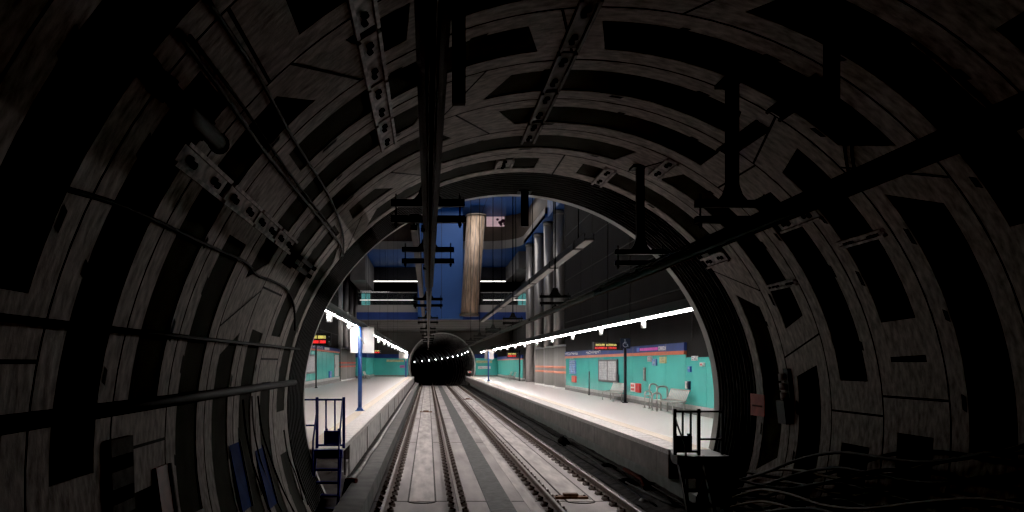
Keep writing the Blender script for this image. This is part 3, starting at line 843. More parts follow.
access_pole()
dark_pole(-7.7, 53, H+1.25, 'dark pole under the departure display at the left platform wall')
dark_pole(-7.3, 87, H+1.0, 'thin dark pole far down the left platform, behind the blue pole')
dark_pole(8.72, 73.4, H+1.2, 'dark pole beside the far departure display on right platform')
dark_pole(8.62, 41.2, H-.45, 'short dark post by the poster frame on right platform', .03)

def bench(x, y0, y1, s, lab):
    """long side along the wall; s=+1 back towards +x"""
    t = thing('platform_bench', lab, 'bench', (x, (y0+y1)/2, PT), 'metal platform benches')
    n = max(3, int((y1-y0)/.16)); st = (y1-y0)/n
    m = MB()
    for i in range(n): 
        a = y0+i*st+.02; b = a+st-.04
        m.grid([[Vector((x-s*.30, yy, PT+.40)), Vector((x-s*.26, yy, PT+.425)), Vector((x-s*.1, yy, PT+.41)), Vector((x+s*.12, yy, PT+.40)), Vector((x+s*.18, yy, PT+.43))] for yy in (a, b)], 0, True)
    m.bar((x-s*.28, y0, PT+.40), (x-s*.28, y1, PT+.40), .04, .035); m.bar((x+s*.15, y0, PT+.395), (x+s*.15, y1, PT+.395), .04, .03)
    m.build('seat', M_steel, t)
    m = MB()
    for i in range(n):
        a = y0+i*st+.02; b = a+st-.04
        m.grid([[Vector((x+s*(.17+.14*k/4), yy, PT+.44+.36*k/4+.0)) for k in range(5)] for yy in (a, b)], 0, True)
    m.bar((x+s*.175, y0, PT+.455), (x+s*.175, y1, PT+.455), .03, .04); m.bar((x+s*.32, y0, PT+.80), (x+s*.32, y1, PT+.80), .035, .035)
    m.build('backrest', M_steel, t)
    for yy in (y0+.12, y1-.12):
        for xx in (x-s*.22, x+s*.15):
            m = MB(); m.cyl((xx, yy, PT), (xx, yy, PT+.40), .022, 8); m.cyl((xx, yy, PT), (xx, yy, PT+.015), .04, 8); m.build('leg', M_steel, t)
    for yy in (y0, y1):
        m = MB(); m.tube([(x+s*.2, yy, PT+.45), (x+s*.1, yy, PT+.42), (x-s*.26, yy, PT+.40)], .018, 6); m.build('side_frame', M_steel, t)
bench(8.36, 25.5, 27.5, 1, 'slatted metal bench with a backrest beside the tube rails, right platform')
bench(8.40, 33.9, 36.2, 1, 'slatted metal bench half hidden behind the black sign pole, right platform')
bench(8.30, 75.0, 76.6, 1, 'metal bench by the far departure display on right platform')
bench(8.30, 78.5, 80.3, 1, 'metal bench beyond the far departure display on right platform')
bench(-6.6, 81.5, 84.5, -1, 'metal bench far down the left platform near the far pole')
def lean_rail(x0, y, h, wd, lab, rungs=0):
    t = thing('tube_rail', lab, 'rail', (x0+wd/2, y, PT), 'bent steel tube rails by the bench')
    r = .032
    pts = [(x0, y, PT), (x0, y, PT+h-.10), (x0+.03, y, PT+h-.03), (x0+.10, y, PT+h), (x0+wd-.10, y, PT+h), (x0+wd-.03, y, PT+h-.03), (x0+wd, y, PT+h-.10), (x0+wd, y, PT)]
    m = MB(); m.tube(pts, r, 10); m.build('hoop', M_steel, t)
    for xx in (x0, x0+wd):
        m = MB(); m.cyl((xx, y, PT), (xx, y, PT+.02), .06, 12); m.build('foot_plate', M_steel, t)
    for k in range(rungs):
        m = MB(); m.cyl((x0, y, PT+.22+.24*k), (x0+wd, y, PT+.22+.24*k), .02, 8); m.build('cross_tube', M_steel, t)
lean_rail(8.34, 29.0, .93, .28, 'tall bent steel tube rail farthest from the portal beside bench')
lean_rail(8.39, 28.2, .86, .38, 'tall wide bent steel tube rail next to the bench')
lean_rail(8.13, 27.9, .63, .31, 'low bent steel tube rail in front of the bench')
lean_rail(8.30, 29.5, .64, .27, 'low steel tube rail with cross tubes near the red cabinet', 2)

# ---- wall fittings on the right wall (plane x = WR)
def ywall(px): return WR*F/(px-VX)
def plate(name, px0, px1, py0, py1, m_, lab, cat, th=.05, grp=None):
    ya, yb = ywall(px1), ywall(px0); ym = (ya+yb)/2
    z0, z1 = H+(VY-py1)*ym/F, H+(VY-py0)*ym/F
    mb = MB(); mb.box(WR-th, WR+.01, ya, yb, z0, z1)
    t = thing(name, lab, cat, (WR-.02, ym, z0), grp)
    mb.build('plate', m_, t, .006)
    return t, ya, yb, z0, z1
def on_wall(t, name, y0, y1, z0, z1, m_, th=.055):
    mb = MB(); mb.box(WR-th-.006, WR-th+.01, y0, y1, z0, z1); mb.build(name, m_, t)
t, ya, yb, z0, z1 = plate('poster_frame', 599.5, 618.3, 359.5, 382, M_frame, 'dark framed case of two map posters on right wall', 'poster', .07)
ymid = (ya+yb)/2-.1; h = z1-z0
on_wall(t, 'poster_sheet', ya+.2, ymid-.08, z0+.10, z1-.08, M_paper, .07); on_wall(t, 'poster_sheet', ymid+.12, yb-.2, z0+.10, z1-.08, M_paper, .07)
mb = MB()
for k in range(9):
    glyphs(mb, (WR-.083, ymid-.25, z0+.16+.12*k), (0,-1,0), (0,0,1), 1.5 if k % 3 else 1.1, .05, 16, 20+k)
    glyphs(mb, (WR-.083, yb-.35, z0+.16+.12*k), (0,-1,0), (0,0,1), 1.6 if k % 4 else 1.0, .06, 18, 40+k)
mb.build('print_lines', M_ink, t)
on_wall(t, 'lock_box', ya-.28, ya-.02, z0+.0, z0+.42, M_pole, .07)
t, ya, yb, z0, z1 = plate('wall_poster', 570, 576.3, 360.5, 374, M_paper2, 'blue and white wall poster near the striped columns', 'poster')
mb = MB()
for k in range(7): glyphs(mb, (WR-.056, yb-.15, z0+.12+.14*k), (0,-1,0), (0,0,1), (yb-ya)*.8, .07, 10, 60+k)
mb.build('print_lines', M_white, t)
t, ya, yb, z0, z1 = plate('extinguisher_box', 572.6, 576.6, 375.8, 382.2, M_redbox, 'red box low on the wall under the blue poster', 'box', .07)
on_wall(t, 'door_panel', ya+.06, yb-.06, z0+.04, z1-.04, M_red, .07)
t, ya, yb, z0, z1 = plate('hose_cabinet', 636.8, 641.2, 383.4, 392.4, M_redbox, 'red fire hose cabinet on the wall beside its white notice', 'cabinet', .07)
on_wall(t, 'door', ya+.05, yb-.05, z0+.03, z1-.03, M_redbox, .07); on_wall(t, 'handle', ya+.12, ya+.18, z0+.12, z0+.26, M_steel, .08)
t, ya, yb, z0, z1 = plate('fire_notice', 631.6, 636.0, 383.0, 391.6, M_white, 'white and red notice beside the fire hose cabinet', 'sign')
mb = MB(); 
for (a, b, c, d) in ((.15, .85, .15, .4), (.2, .5, .55, .85), (.6, .85, .55, .85)):
    mb.box(WR-.06, WR-.045, ya+(yb-ya)*a, ya+(yb-ya)*b, z0+(z1-z0)*c, z0+(z1-z0)*d)
mb.build('printed_mark', M_red, t)
t, ya, yb, z0, z1 = plate('door_handle_plate', 644.2, 646.0, 367.5, 381, M_plinthd, 'tall narrow grey plate on the turquoise wall', 'plate'); on_wall(t, 'grip', ya+.05, yb-.05, z0+.1, z1-.1, M_steel)
t, ya, yb, z0, z1 = plate('pictogram_sign', 648.6, 652.6, 356.6, 361.6, M_paper, 'small grey pictogram sign under the blue header', 'sign', .05, 'small signs under the header')
mb = MB()
for i in range(2):
    for j in range(2): mb.box(WR-.056, WR-.045, ya+(yb-ya)*(.12+.45*i), ya+(yb-ya)*(.43+.45*i), z0+(z1-z0)*(.15+.45*j), z0+(z1-z0)*(.42+.45*j))
mb.build('pictogram', M_ink, t)
t, ya, yb, z0, z1 = plate('pictogram_sign', 653.2, 657.2, 359.0, 365.6, M_paper2, 'small blue pictogram sign hung lower under the blue header', 'sign', .05, 'small signs under the header'); on_wall(t, 'pictogram', ya+.15, yb-.15, z0+.08, z1-.1, M_symb)
t, ya, yb, z0, z1 = plate('pictogram_sign', 660.6, 666.6, 356.8, 363.2, M_yelpap, 'pale yellow square sign under the blue header', 'sign', .05, 'small signs under the header')
mb = MB(); glyphs(mb, (WR-.056, yb-.12, z0+.04), (0,-1,0), (0,0,1), (yb-ya)*.7, .06, 8, 5); glyphs(mb, (WR-.056, yb-.12, z0+.14), (0,-1,0), (0,0,1), (yb-ya)*.6, .06, 6, 6); mb.build('printed_mark', M_rust, t)
t, ya, yb, z0, z1 = plate('exit_sign', 692.8, 697.8, 356.0, 360.6, M_white, 'small white sign high on the nearest turquoise panel', 'sign')
mb = MB()
for (a, b, c, d) in ((.1, .42, .1, .55), (.1, .3, .62, .9), (.55, .9, .1, .35), (.55, .7, .45, .9), (.78, .9, .45, .9)):
    mb.box(WR-.056, WR-.045, ya+(yb-ya)*a, ya+(yb-ya)*b, z0+(z1-z0)*c, z0+(z1-z0)*d)
mb.build('printed_mark', M_ink, t); 
t, ya, yb, z0, z1 = plate('alarm_button', 702.0, 705.0, 362.6, 366.4, M_white, 'small red and black alarm button on the nearest panel', 'alarm', .08); on_wall(t, 'button', ya+.05, yb-.05, z0+.03, z1-.03, M_redbox, .08)
t, ya, yb, z0, z1 = plate('small_blue_sign', 689.0, 691.6, 366.4, 372.0, M_bluesign, 'small blue vertical sign above the help point', 'sign'); on_wall(t, 'printed_mark', ya+.06, yb-.06, z0+.10, z0+.16, M_symb)
t, ya, yb, z0, z1 = plate('help_point', 687.2, 690.8, 381.2, 389.0, M_phone, 'dark blue help point box on the wall by the bench', 'help point', .08); on_wall(t, 'front_plate', yb-.22, yb-.04, z0+.01, z1-.01, M_white, .08); on_wall(t, 'speaker_grille', ya+.05, ya+.2, z0+.05, z1-.05, M_house, .08)
# station name line on the blue header
def name_strip():
    y0, y1 = 33.2*0+WR*F/(668-VX), WR*F/(641.5-VX)
    t = thing('station_name_strip', 'magenta route line and pale lettering on the blue header band', 'sign', (WR-.065, (y0+y1)/2, H+.5))
    ysp = WR*F/(659.5-VX)
    m = MB(); m.box(WR-.075, WR-.055, ysp, y1, H+.50, H+.61); m.build('route_line', M_magenta, t)
    m = MB(); glyphs(m, (WR-.077, ysp-.1, H+.48), (0,-1,0), (0,0,1), ysp-.1-y0, .15, 9, 77, 0, .22); m.build('lettering', M_board, t)
    m = MB(); m.box(WR-.07, WR-.055, y1+.1, y1+.5, H+.47, H+.64); m.build('route_badge', M_bluesign, t)
    t = thing('station_name_strip', 'pale lettering on the blue header band behind the departure display', 'sign', (WR-.065, 41, H+.5))
    m = MB(); glyphs(m, (WR-.077, 49.5, H+.50), (0,-1,0), (0,0,1), 4.2, .15, 11, 78, 0, .22); m.build('lettering', M_board, t)
    m = MB(); glyphs(m, (WR-.077, 43.0, H+.50), (0,-1,0), (0,0,1), 3.6, .15, 9, 79, 0, .22); m.build('lettering', M_board, t)
name_strip()
# ---- left wall fittings
def lplate(name, y0, y1, z0, z1, m_, lab, cat, th=.06):
    t = thing(name, lab, cat, (WL+.02, (y0+y1)/2, z0)); m = MB(); m.box(WL-.01, WL+th, y0, y1, z0, z1); m.build('frame', m_, t, .008); return t
t = lplate('poster_frame', 51.5, 57.0, H-.75, H+.6, M_frame, 'dark framed map poster on the left platform wall', 'poster')
m = MB(); m.box(WL+.05, WL+.066, 51.9, 56.6, H-.62, H+.48); m.build('poster_sheet', M_paper, t)
m = MB()
for k in range(8): glyphs(m, (WL+.069, 52.2, H-.5+.12*k), (0,1,0), (0,0,1), 3.9 if k % 3 else 2.5, .06, 22, 90+k)
m.build('print_lines', M_ink, t)
t = lplate('small_blue_sign', 65.2, 66.8, H-1.25, H-.7, M_bluesign, 'small blue sign low on the left platform wall', 'sign'); m = MB(); m.box(WL+.05, WL+.068, 65.5, 66.5, H-1.08, H-1.0); m.build('printed_mark', M_symb, t)
t = lplate('grey_door_panel', 69.0, 72.0, PT+.5, H+.75, M_plinth, 'tall grey panel at the far end of left turquoise wall', 'panel'); m = MB(); m.box(WL+.05, WL+.075, 69.4, 69.5, PT+1.3, PT+1.6); m.build('handle', M_house, t)
t = thing('clutter_boxes', 'pale lettering and arrow on the left wall header band', 'sign', (WL+.07, 60, H+1.1))
t.name = 'header_lettering'
m = MB(); glyphs(m, (WL+.07, 54, H+1.1), (0,1,0), (0,0,1), 7, .18, 12, 95, 0, .3); m.build('lettering', M_board, t)
m = MB(); m.box(WL+.055, WL+.075, 62, 65, H+1.08, H+1.28); m.build('pale_patch', M_board, t)
# ---- far end fittings
for (xa, xb, za, zb, m_, lab) in ((-5.3, -3.1, .15, .42, M_yelpap, 'pale yellow notice on far left end wall'), (-3.6, -3.0, -.62, -.30, M_magenta, 'small pinkish notice on far left end wall'),
                                 (6.2, 8.2, .0, .30, M_yelpap, 'pale yellow notice on far right end wall'), (6.4, 8.0, -.75, -.42, M_board, 'white notice low on far right end wall')):
    t = thing('end_wall_notice', lab, 'notice', ((xa+xb)/2, FY-.13, H+za), 'notices on the far end walls')
    m = MB(); m.box(xa, xb, FY-.17, FY-.11, H+za, H+zb); m.build('plate', m_, t)
    m = MB(); glyphs(m, (xa+.1, FY-.172, H+za+.06), (1,0,0), (0,0,1), (xb-xa)*.8, (zb-za)*.5, 8, int(xa*10)+99); m.build('lettering', M_ink, t)
t = thing('edge_signal', 'small red and white signal post by the far tunnel mouth on the right', 'signal', (5.25, 96.5, PT))
m = MB(); m.cyl((5.25, 96.5, PT), (5.25, 96.5, PT+.5), .04, 8); m.build('post', M_house, t)
m = MB(); m.box(5.0, 5.5, 96.4, 96.6, PT+.45, PT+.75); m.build('white_head', M_boardback, t)
m = MB(); m.box(5.1, 5.4, 96.38, 96.4, PT+.5, PT+.65); m.build('red_lens', M_redbox, t)
t = thing('edge_sign', 'small brownish sign on a blue post by the far tunnel mouth on the left', 'sign', (-2.75, 95.6, PT))
m = MB(); m.box(-2.86, -2.64, 95.5, 95.7, PT, H+.3); m.build('post', M_pblue, t)
m = MB(); m.box(-3.6, -2.5, 95.4, 95.48, H+.55, H+1.35); m.bar((-2.75, 95.5, H+.2), (-2.75, 95.5, H+.7), .08, .08); m.build('plate', M_boardback, t)

# ================================================================ PLATFORM-END GATES AND LADDERS
def gate(sx, x0, x1, xo, col, lab, boxw, y=15.55, hh=.98):
    t = thing('platform_gate', lab, 'gate', ((x0+x1)/2, y, PT), 'gates at the platform ends')
    zt = PT+hh
    n = 4
    xs = [x0+(x1-x0)*i/(n-1) for i in range(n)]
    for i, x in enumerate(xs):
        r = .045 if i in (0, n-1) else .026
        m = MB(); m.box(x-r*.6, x+r*.6, y-r*.6, y+r*.6, PT if i in (0, n-1) else PT+.04, zt+(.05 if i in (0, n-1) else 0)); m.build('post' if i in (0, n-1) else 'bar', col, t)
    for z in (zt, PT+.06): 
        m = MB(); m.bar((x0, y, z), (x1, y, z), .04, .04); m.build('rail', col, t)
    e = x0 if sx < 0 else x1
    for z in (zt, zt-.52):
        m = MB(); m.bar((e, y, z), (xo, y, z), .035, .035); m.build('side_rail', col, t)
    m = MB(); m.box(xo-.02, xo+.02, y-.02, y+.02, PT, zt); m.build('post', col, t)
    c = (x0+x1)/2-sx*.02-(.08 if sx > 0 else -.03)
    m = MB(); m.box(c-boxw/2, c+boxw/2, y-.10, y-.03, PT+.09, PT+.36); b = m.build('sign_box', M_dblue if sx < 0 else M_iron, t, .006)
    m = MB()
    for s in (-1, 1): m.box(c+s*boxw*.35-.02, c+s*boxw*.35+.02, y-.05, y-.01, PT+.30, PT+.40)
    m.build('hook', col, b)
gate(-1, -2.24, -1.70, -2.55, M_dblue, 'black barred gate at the left platform end above the blue ladder', .34)
gate(1, 4.63, 5.08, 5.52, M_iron, 'black barred gate at the right platform end above the dark stair', .34, 14.45, .81)
def ladder(x0, x1, col, lab, n=6, zb=-.34, ya=15.30, yl=15.35):
    yb = ya-.85; za = PT-.02
    t = thing('access_ladder', lab, 'ladder', ((x0+x1)/2, yb, -.36), 'ladders at the platform ends')
    for x in (x0, x1):
        if x == x0 or x1 < 0:
            k = .98 if x < 0 else .78
            m = MB(); m.tube([(x, yb+.30, zb+.6), (x, yb+.42, PT+.2), (x, ya+.05, PT+.75*k), (x, ya+.20, PT+k)], .018, 6); m.build('handrail', col, t)
        m = MB(); m.bar((x, yb, zb), (x, ya, za), .045, .11, 0, (0, -1, .4)); m.build('stringer', col, t)
    for k in range(n):
        f = (k+.5)/n; y = yb+(ya-yb)*f; z = zb+(za-zb)*f
        m = MB(); m.box(x0, x1, y-.10, y+.10, z-.015, z+.02); m.build('tread', col, t)
    m = MB()
    if x1 < 0: m.box(x0-.03, x1+.03, ya-.1, yl, PT-.16, PT+.005)
    else: m.prism([(x0-.04, ya-.1), (x0-.04, ya+.2), (PER+.04, yl), (5.59, yl), (5.59, ya-.1)], 'z', PT-.16, PT+.0)
    m.build('top_plate', col, t)
ladder(-2.22, -1.72, M_dblue, 'dark blue steel ladder up to the left platform end', 6, -.36)
ladder(4.64, 5.10, M_iron, 'black steel stair up to the right platform end', 6, -.34, 14.3, 15.33)

# ================================================================ TUNNEL FITTINGS
EY = Vector((0, 1, 0))
def frame_at(th):
    n = -Vector((math.cos(th), 0, math.sin(th)))     # into the tunnel
    u = Vector((-math.sin(th), 0, math.cos(th)))
    return u, n
def channel(th, y0, y1, w, lab, grp, col=None, boltn=2, r=TR):
    u, n = frame_at(th); o = T(th, y0, r); L = y1-y0
    t = thing('anchor_channel', lab, 'channel', T(th, (y0+y1)/2, r), grp)
    m = MB(); m.fbox(o, u, EY, n, -w/2, w/2, 0, L, -.005, .018); m.build('base_plate', col or M_anchor, t)
    for s in (-1, 1):
        m = MB(); m.fbox(o, u, EY, n, s*w*.5-.016, s*w*.5+.016, -.02, L+.02, -.005, .055); m.build('side_lip', col or M_anchor, t)
    for i in range(boltn):
        yy = L*(.22+.56*i/max(1, boltn-1)); 
        
        for q, e, rr in ((-.06, .0, .032), (.06, .012, .028)):
            m = MB(); m.cyl(o+EY*(yy+q)+n*.016+u*e, o+EY*(yy+q)+n*.05+u*e, rr, 8); m.build('bolt', M_bolt, t)
def ang(px, py):
    p = hit(px, py); return math.atan2(p.z-TZ, p.x-TX), p.y
M_anchc = mat('crown_plate', (.17, .15, .14), .7, .1, var=.3, scale=8)
M_anchd = mat('dull_plate', (.06, .055, .05), .8, 0, var=.3, scale=8, spec=.15)
M_anchp = mat('pale_plate', (.72, .61, .59), .6, .1, var=.35, scale=9)
th, y0 = ang(180, 152); 
for i, (a, b) in enumerate(((5.45, 6.60), (6.75, 7.80), (7.92, 8.85), (8.97, 9.9))):
    channel(th, a, b, .17, 'pale bolted channel on the left lining, %s of the row from the camera' % ORD[i], 'left row of channels', M_anchp if i < 2 else M_anchor)
th2 = math.atan2(2.68+.77, -.48-TX)
for i, (a, b) in enumerate(((5.3, 6.25), (6.38, 7.4), (7.5, 8.5), (8.62, 9.6))):
    channel(th2, a, b, .19, 'pale bolted channel in the row left of the left conductor, %s from the camera' % ORD[i], 'roof row of channels left of the conductor', M_anchor)
th3 = math.atan2(3.28+.77, 1.49-TX)
for i, (a, b) in enumerate(((7.0, 8.1), (8.22, 9.3), (9.42, 10.5), (10.62, 11.5))):
    channel(th3, a, b, .18, 'dull bolted channel along the crown of the roof, %s from the camera' % ORD[i], 'crown row of channels', M_anchc)
for (px, py, L, w, c, lab) in ((504, 163, .45, .26, M_anchor, 'short bolted plate on the roof just before the portal top'),
                               (604, 176, 1.0, .16, M_anchor, 'bolted channel on the roof right of the crown, near the portal'),
                               (664, 168, .9, .16, M_anchor, 'bolted channel beside the farther right hanging post'),
                               (742, 139, 1.15, .16, M_anchd, 'bolted channel beside the nearer right hanging post'),
                               (798, 97, 1.0, .16, M_anchd, 'bolted channel high on the right lining, closest to the camera'),
                               (798, 219, 1.0, .16, M_anchor, 'bolted channel under the right conductor, nearer one'),
                               (716, 259, .9, .18, M_anchor, 'bolted channel under the right conductor, farther one'),
                               (862, 238, .9, .07, M_anchor, 'thin pale strip on the right lining below the conductor'),
                               (784, 284, .8, .07, M_anchor, 'thin pale strip on right lining, lower and farther')):
    a, y = ang(px, py)
    channel(a, y-L/2, y+L/2, w, lab, 'single channels on the right lining', c)
# dark clips along the left wall near the portal
for i, (px, py) in enumerate(((305, 262), (300, 270))):
    a, y = ang(px, py); u, n = frame_at(a); o = T(a, y)
    t = thing('cable_clip', 'dark steel clip on left lining near the portal, %s one' % ('upper', 'lower')[i], 'clip', o, 'dark clips by the portal')
    m = MB(); m.fbox(o, u, EY, n, -.03, .03, -.6, .5, 0, .07); m.build('bar', M_catd, t); m = MB(); m.cyl(o+EY*.4+n*.07, o+EY*.4+n*.12, .03, 8); m.build('bolt', M_bolt, t)
# old tunnel luminaire
def luminaire():
    a, y = ang(172, 98); r = TR-.10
    p, q = T(a, 4.3, r), T(a, 5.7, r)
    t = thing('tunnel_luminaire', 'dark unlit tube lamp on the upper left lining', 'lamp', T(a, 5.0, TR))
    m = MB(); m.cyl(p, q, .065, 16); m.build('tube', M_tube, t)
    for e, d in ((p, -1), (q, 1)):
        m = MB(); m.cyl(e, e+EY*d*.06, .075, 16); m.build('end_cap', M_bolt, t)
    u, n = frame_at(a)
    for yy in (4.6, 5.4):
        m = MB(); m.fbox(T(a, yy, TR), u, EY, n, -.08, .08, -.02, .02, 0, .12); m.build('bracket', M_anchd, t)
luminaire()
def smooth(pts, k=6):
    out = []
    n = len(pts)
    for i in range(n-1):
        p0, p1, p2, p3 = pts[max(0, i-1)], pts[i], pts[i+1], pts[min(n-1, i+2)]
        for j in range(k):
            t = j/k
            out.append(.5*((2*p1)+(p2-p0)*t+(2*p0-5*p1+4*p2-p3)*t*t+(3*p1-p0-3*p2+p3)*t**3))
    out.append(pts[-1]); return out
def cable(pix, r, col, lab, grp, off=.03):
    pts = smooth([hit(px, py, TR-off) for px, py in pix])
    m = MB(); m.tube(pts, r, 8); o = m.build('wall_cable', col); return tag(o, lab, 'cable', grp)
cable([(70,190),(120,205),(165,225),(220,251),(245,262),(257,275),(272,281),(287,290),(294,307),(295,330)], .018, M_cable, 'black cable sagging across the left lining below the channel row', 'cables on the left lining')
cable([(208,0),(235,40),(261,80),(291,135),(331,200),(343,235),(343,256)], .016, M_cabgrey, 'upper grey cable running along the left shoulder of the tunnel', 'cables on the left lining')
cable([(178,32),(210,75),(235,110),(256,140),(275,165),(300,195),(325,225),(341,246),(340,258)], .018, M_cabgrey, 'lower grey cable running along the left shoulder of the tunnel', 'cables on the left lining')
cable([(190,36),(222,78),(247,112),(268,143),(287,170),(312,203),(335,232)], .012, M_cable, 'thin black cable beside the lower grey shoulder cable', 'cables on the left lining')
for i, pix in enumerate(([(243,400),(246,430),(252,460),(262,490),(272,515)], [(252,396),(254,430),(262,465),(274,495),(284,515)], [(258,396),(262,430),(272,462),(284,492),(296,515)], [(284,430),(288,455),(296,475),(303,500)], [(290,440),(294,462),(301,482),(308,505)])):
    cable(pix, .012, M_cabgrey if i % 2 else M_cable, 'cable hanging down the lower left lining by the portal, %s from the left' % ORD[i], 'cables down the lower left lining')
cable([(845,108),(843,130),(846,160),(850,180)], .014, M_cable, 'left one of two cable loops under the nearest right post', 'cable loops'); cable([(850,108),(852,130),(852,155),(858,180),(870,188)], .014, M_cable, 'right one of two cable loops under the nearest right post', 'cable loops')
cable([(912,42),(940,64),(970,92),(1000,118)], .014, M_anchor, 'thin pale conduit high on the right lining', 'conduits')
# pipes along the left wall
for (x, z, r, lab) in ((-2.33, H-.34, .055, 'dark pipe along the left wall at waist height'), (-2.24, H+.24, .022, 'thin dark pipe along the left wall above the waist pipe')):
    t = thing('wall_pipe', lab, 'pipe', (x, 3, z), 'pipes along the left wall')
    m = MB(); m.cyl((x, 1.5, z), (x, 13.4, z), r, 12); m.build('pipe', M_cable, t)
    for y in (4.5, 7, 9.5, 12): 
        m = MB(); wx = TX-math.sqrt(TR*TR-(z-TZ)**2); m.box(wx-.02, x, y-.02, y+.02, z-.02, z+.02); m.build('bracket', M_catd, t)
# heavy cable bundle low on the right wall
def bundle():
    r = random.Random(3)
    for i in range(18):
        a0 = -.40+.022*i*.9+r.uniform(-.02, .02)
        pts = []
        n = 9
        y0 = 13.3; y1 = 4.6
        for k in range(n+1):
            f = k/n; y = y0+(y1-y0)*f
            th = (-.53+.014*i)*(1-f)**1.3+(-.30+.022*i)*(1-(1-f)**1.3)+.03*math.sin(k*1.3+i*2.1)
            rr = TR-.06-.05*((i*7) % 4)*(1 if 0 < k < n else .6)-.05*math.sin(f*PI)*r.uniform(.2, 1)
            pts.append(T(th, y, rr))
        m = MB(); m.tube(smooth(pts, 4), .024, 7)
        o = m.build('power_cable', (M_cabbrown, M_cabgrey, M_cable)[(i*5) % 3])
        tag(o, '%s power cable along the lower right wall, %s' % (('brown', 'grey', 'black')[(i*5) % 3], (ORD[i]+' counted from its underside') if i < 16 else ('second from its top' if i == 16 else 'topmost of all')), 'cable', 'power cables on the lower right wall')
bundle()
# red plate, stacked insulators and the dark box on the right wall
def right_fit():
    a, y = ang(759, 405); u, n = frame_at(a); o = T(a, y)
    t = thing('red_plate', 'dull red square plate on the right lining near the portal', 'sign', o)
    m = MB(); m.fbox(o, u, EY, n, -.19, .19, -.28, .28, 0, .03); m.build('plate', M_redplate, t)
    m = MB(); m.fbox(o, u, EY, n, -.03, -.0, -.2, .2, .03, .036); m.build('pale_line', M_redcap, t)
    a, y = ang(788, 384); u, n = frame_at(a); o = T(a, y)
    t = thing('terminal_stack', 'pale stack of three terminal blocks on a dark box on right lining', 'terminal block', o)
    m = MB(); m.fbox(o, u, EY, n, -.62, -.25, -.14, .14, 0, .16); m.fbox(o, u, EY, n, -.25, .25, -.16, .0, 0, .06); m.build('junction_box', M_iron, t)
    for k in range(3):
        m = MB(); c = o+u*(-.18+.15*k)+n*.06; m.cyl(c-u*.055, c+u*.055, .075, 14); m.build('block', M_anchor, t)
    a, y = ang(985, 490); u, n = frame_at(a)
    x = TX+3.1
    t = thing('track_cabinet', 'dark equipment cabinet low on the right, closest to the camera', 'cabinet', (4.85, 5.3, -.36))
    m = MB(); m.box(4.65, 5.05, 4.9, 5.9, -.36, H-.75); m.build('case', M_iron, t, .01)
    m = MB(); m.box(4.63, 4.65, 4.96, 5.38, -.2, H-.82); m.build('door', M_house, t); m = MB(); m.box(4.63, 4.65, 5.42, 5.84, -.2, H-.82); m.build('door', M_house, t)
right_fit()
def left_fit():
    a, y = ang(116, 476); u, n = frame_at(a); o = T(a, y)
    t = thing('equipment_panel', 'grey equipment panel with two black slots low on the left wall', 'panel', o)
    m = MB(); m.fbox(o, u, EY, n, -.30, .30, -.22, .22, -.02, .06); m.build('panel', M_anchd, t)
    for s in (-.11, .14):
        m = MB(); m.fbox(o, u, EY, n, s-.055, s+.055, -.19, .17, .06, .075); m.build('slot', M_bolt, t)
    for i, (px, lab) in enumerate(((240, 'left one'), (266, 'right one'))):
        a, y = ang(px, 488); u, n = frame_at(a); o = T(a, y)
        t = thing('blue_sheet', 'dark blue sheet leaning on the lower left wall, %s of the two' % lab, 'panel', o, 'blue sheets on the left wall')
        m = MB(); m.fbox(o, u, EY, n, -.6, .28, -.24, .24, .01, .04); m.build('sheet', M_boardblue, t)
        m = MB(); m.fbox(o, u, EY, n, -.6, .28, .24, .28, .0, .06); m.build('edge_strip', M_anchd, t)
    a, y = ang(163, 510); u, n = frame_at(a); o = T(a, y)
    t = thing('red_sheet', 'dull red sheet low on the left wall', 'panel', o)
    m = MB(); m.fbox(o, u, EY, n, -.4, .06, -.16, .16, .01, .05); m.build('sheet', M_redpanel, t); m = MB(); m.fbox(o, u, EY, n, -.4, .06, .16, .20, .0, .07); m.build('edge_strip', M_anchd, t)
left_fit()

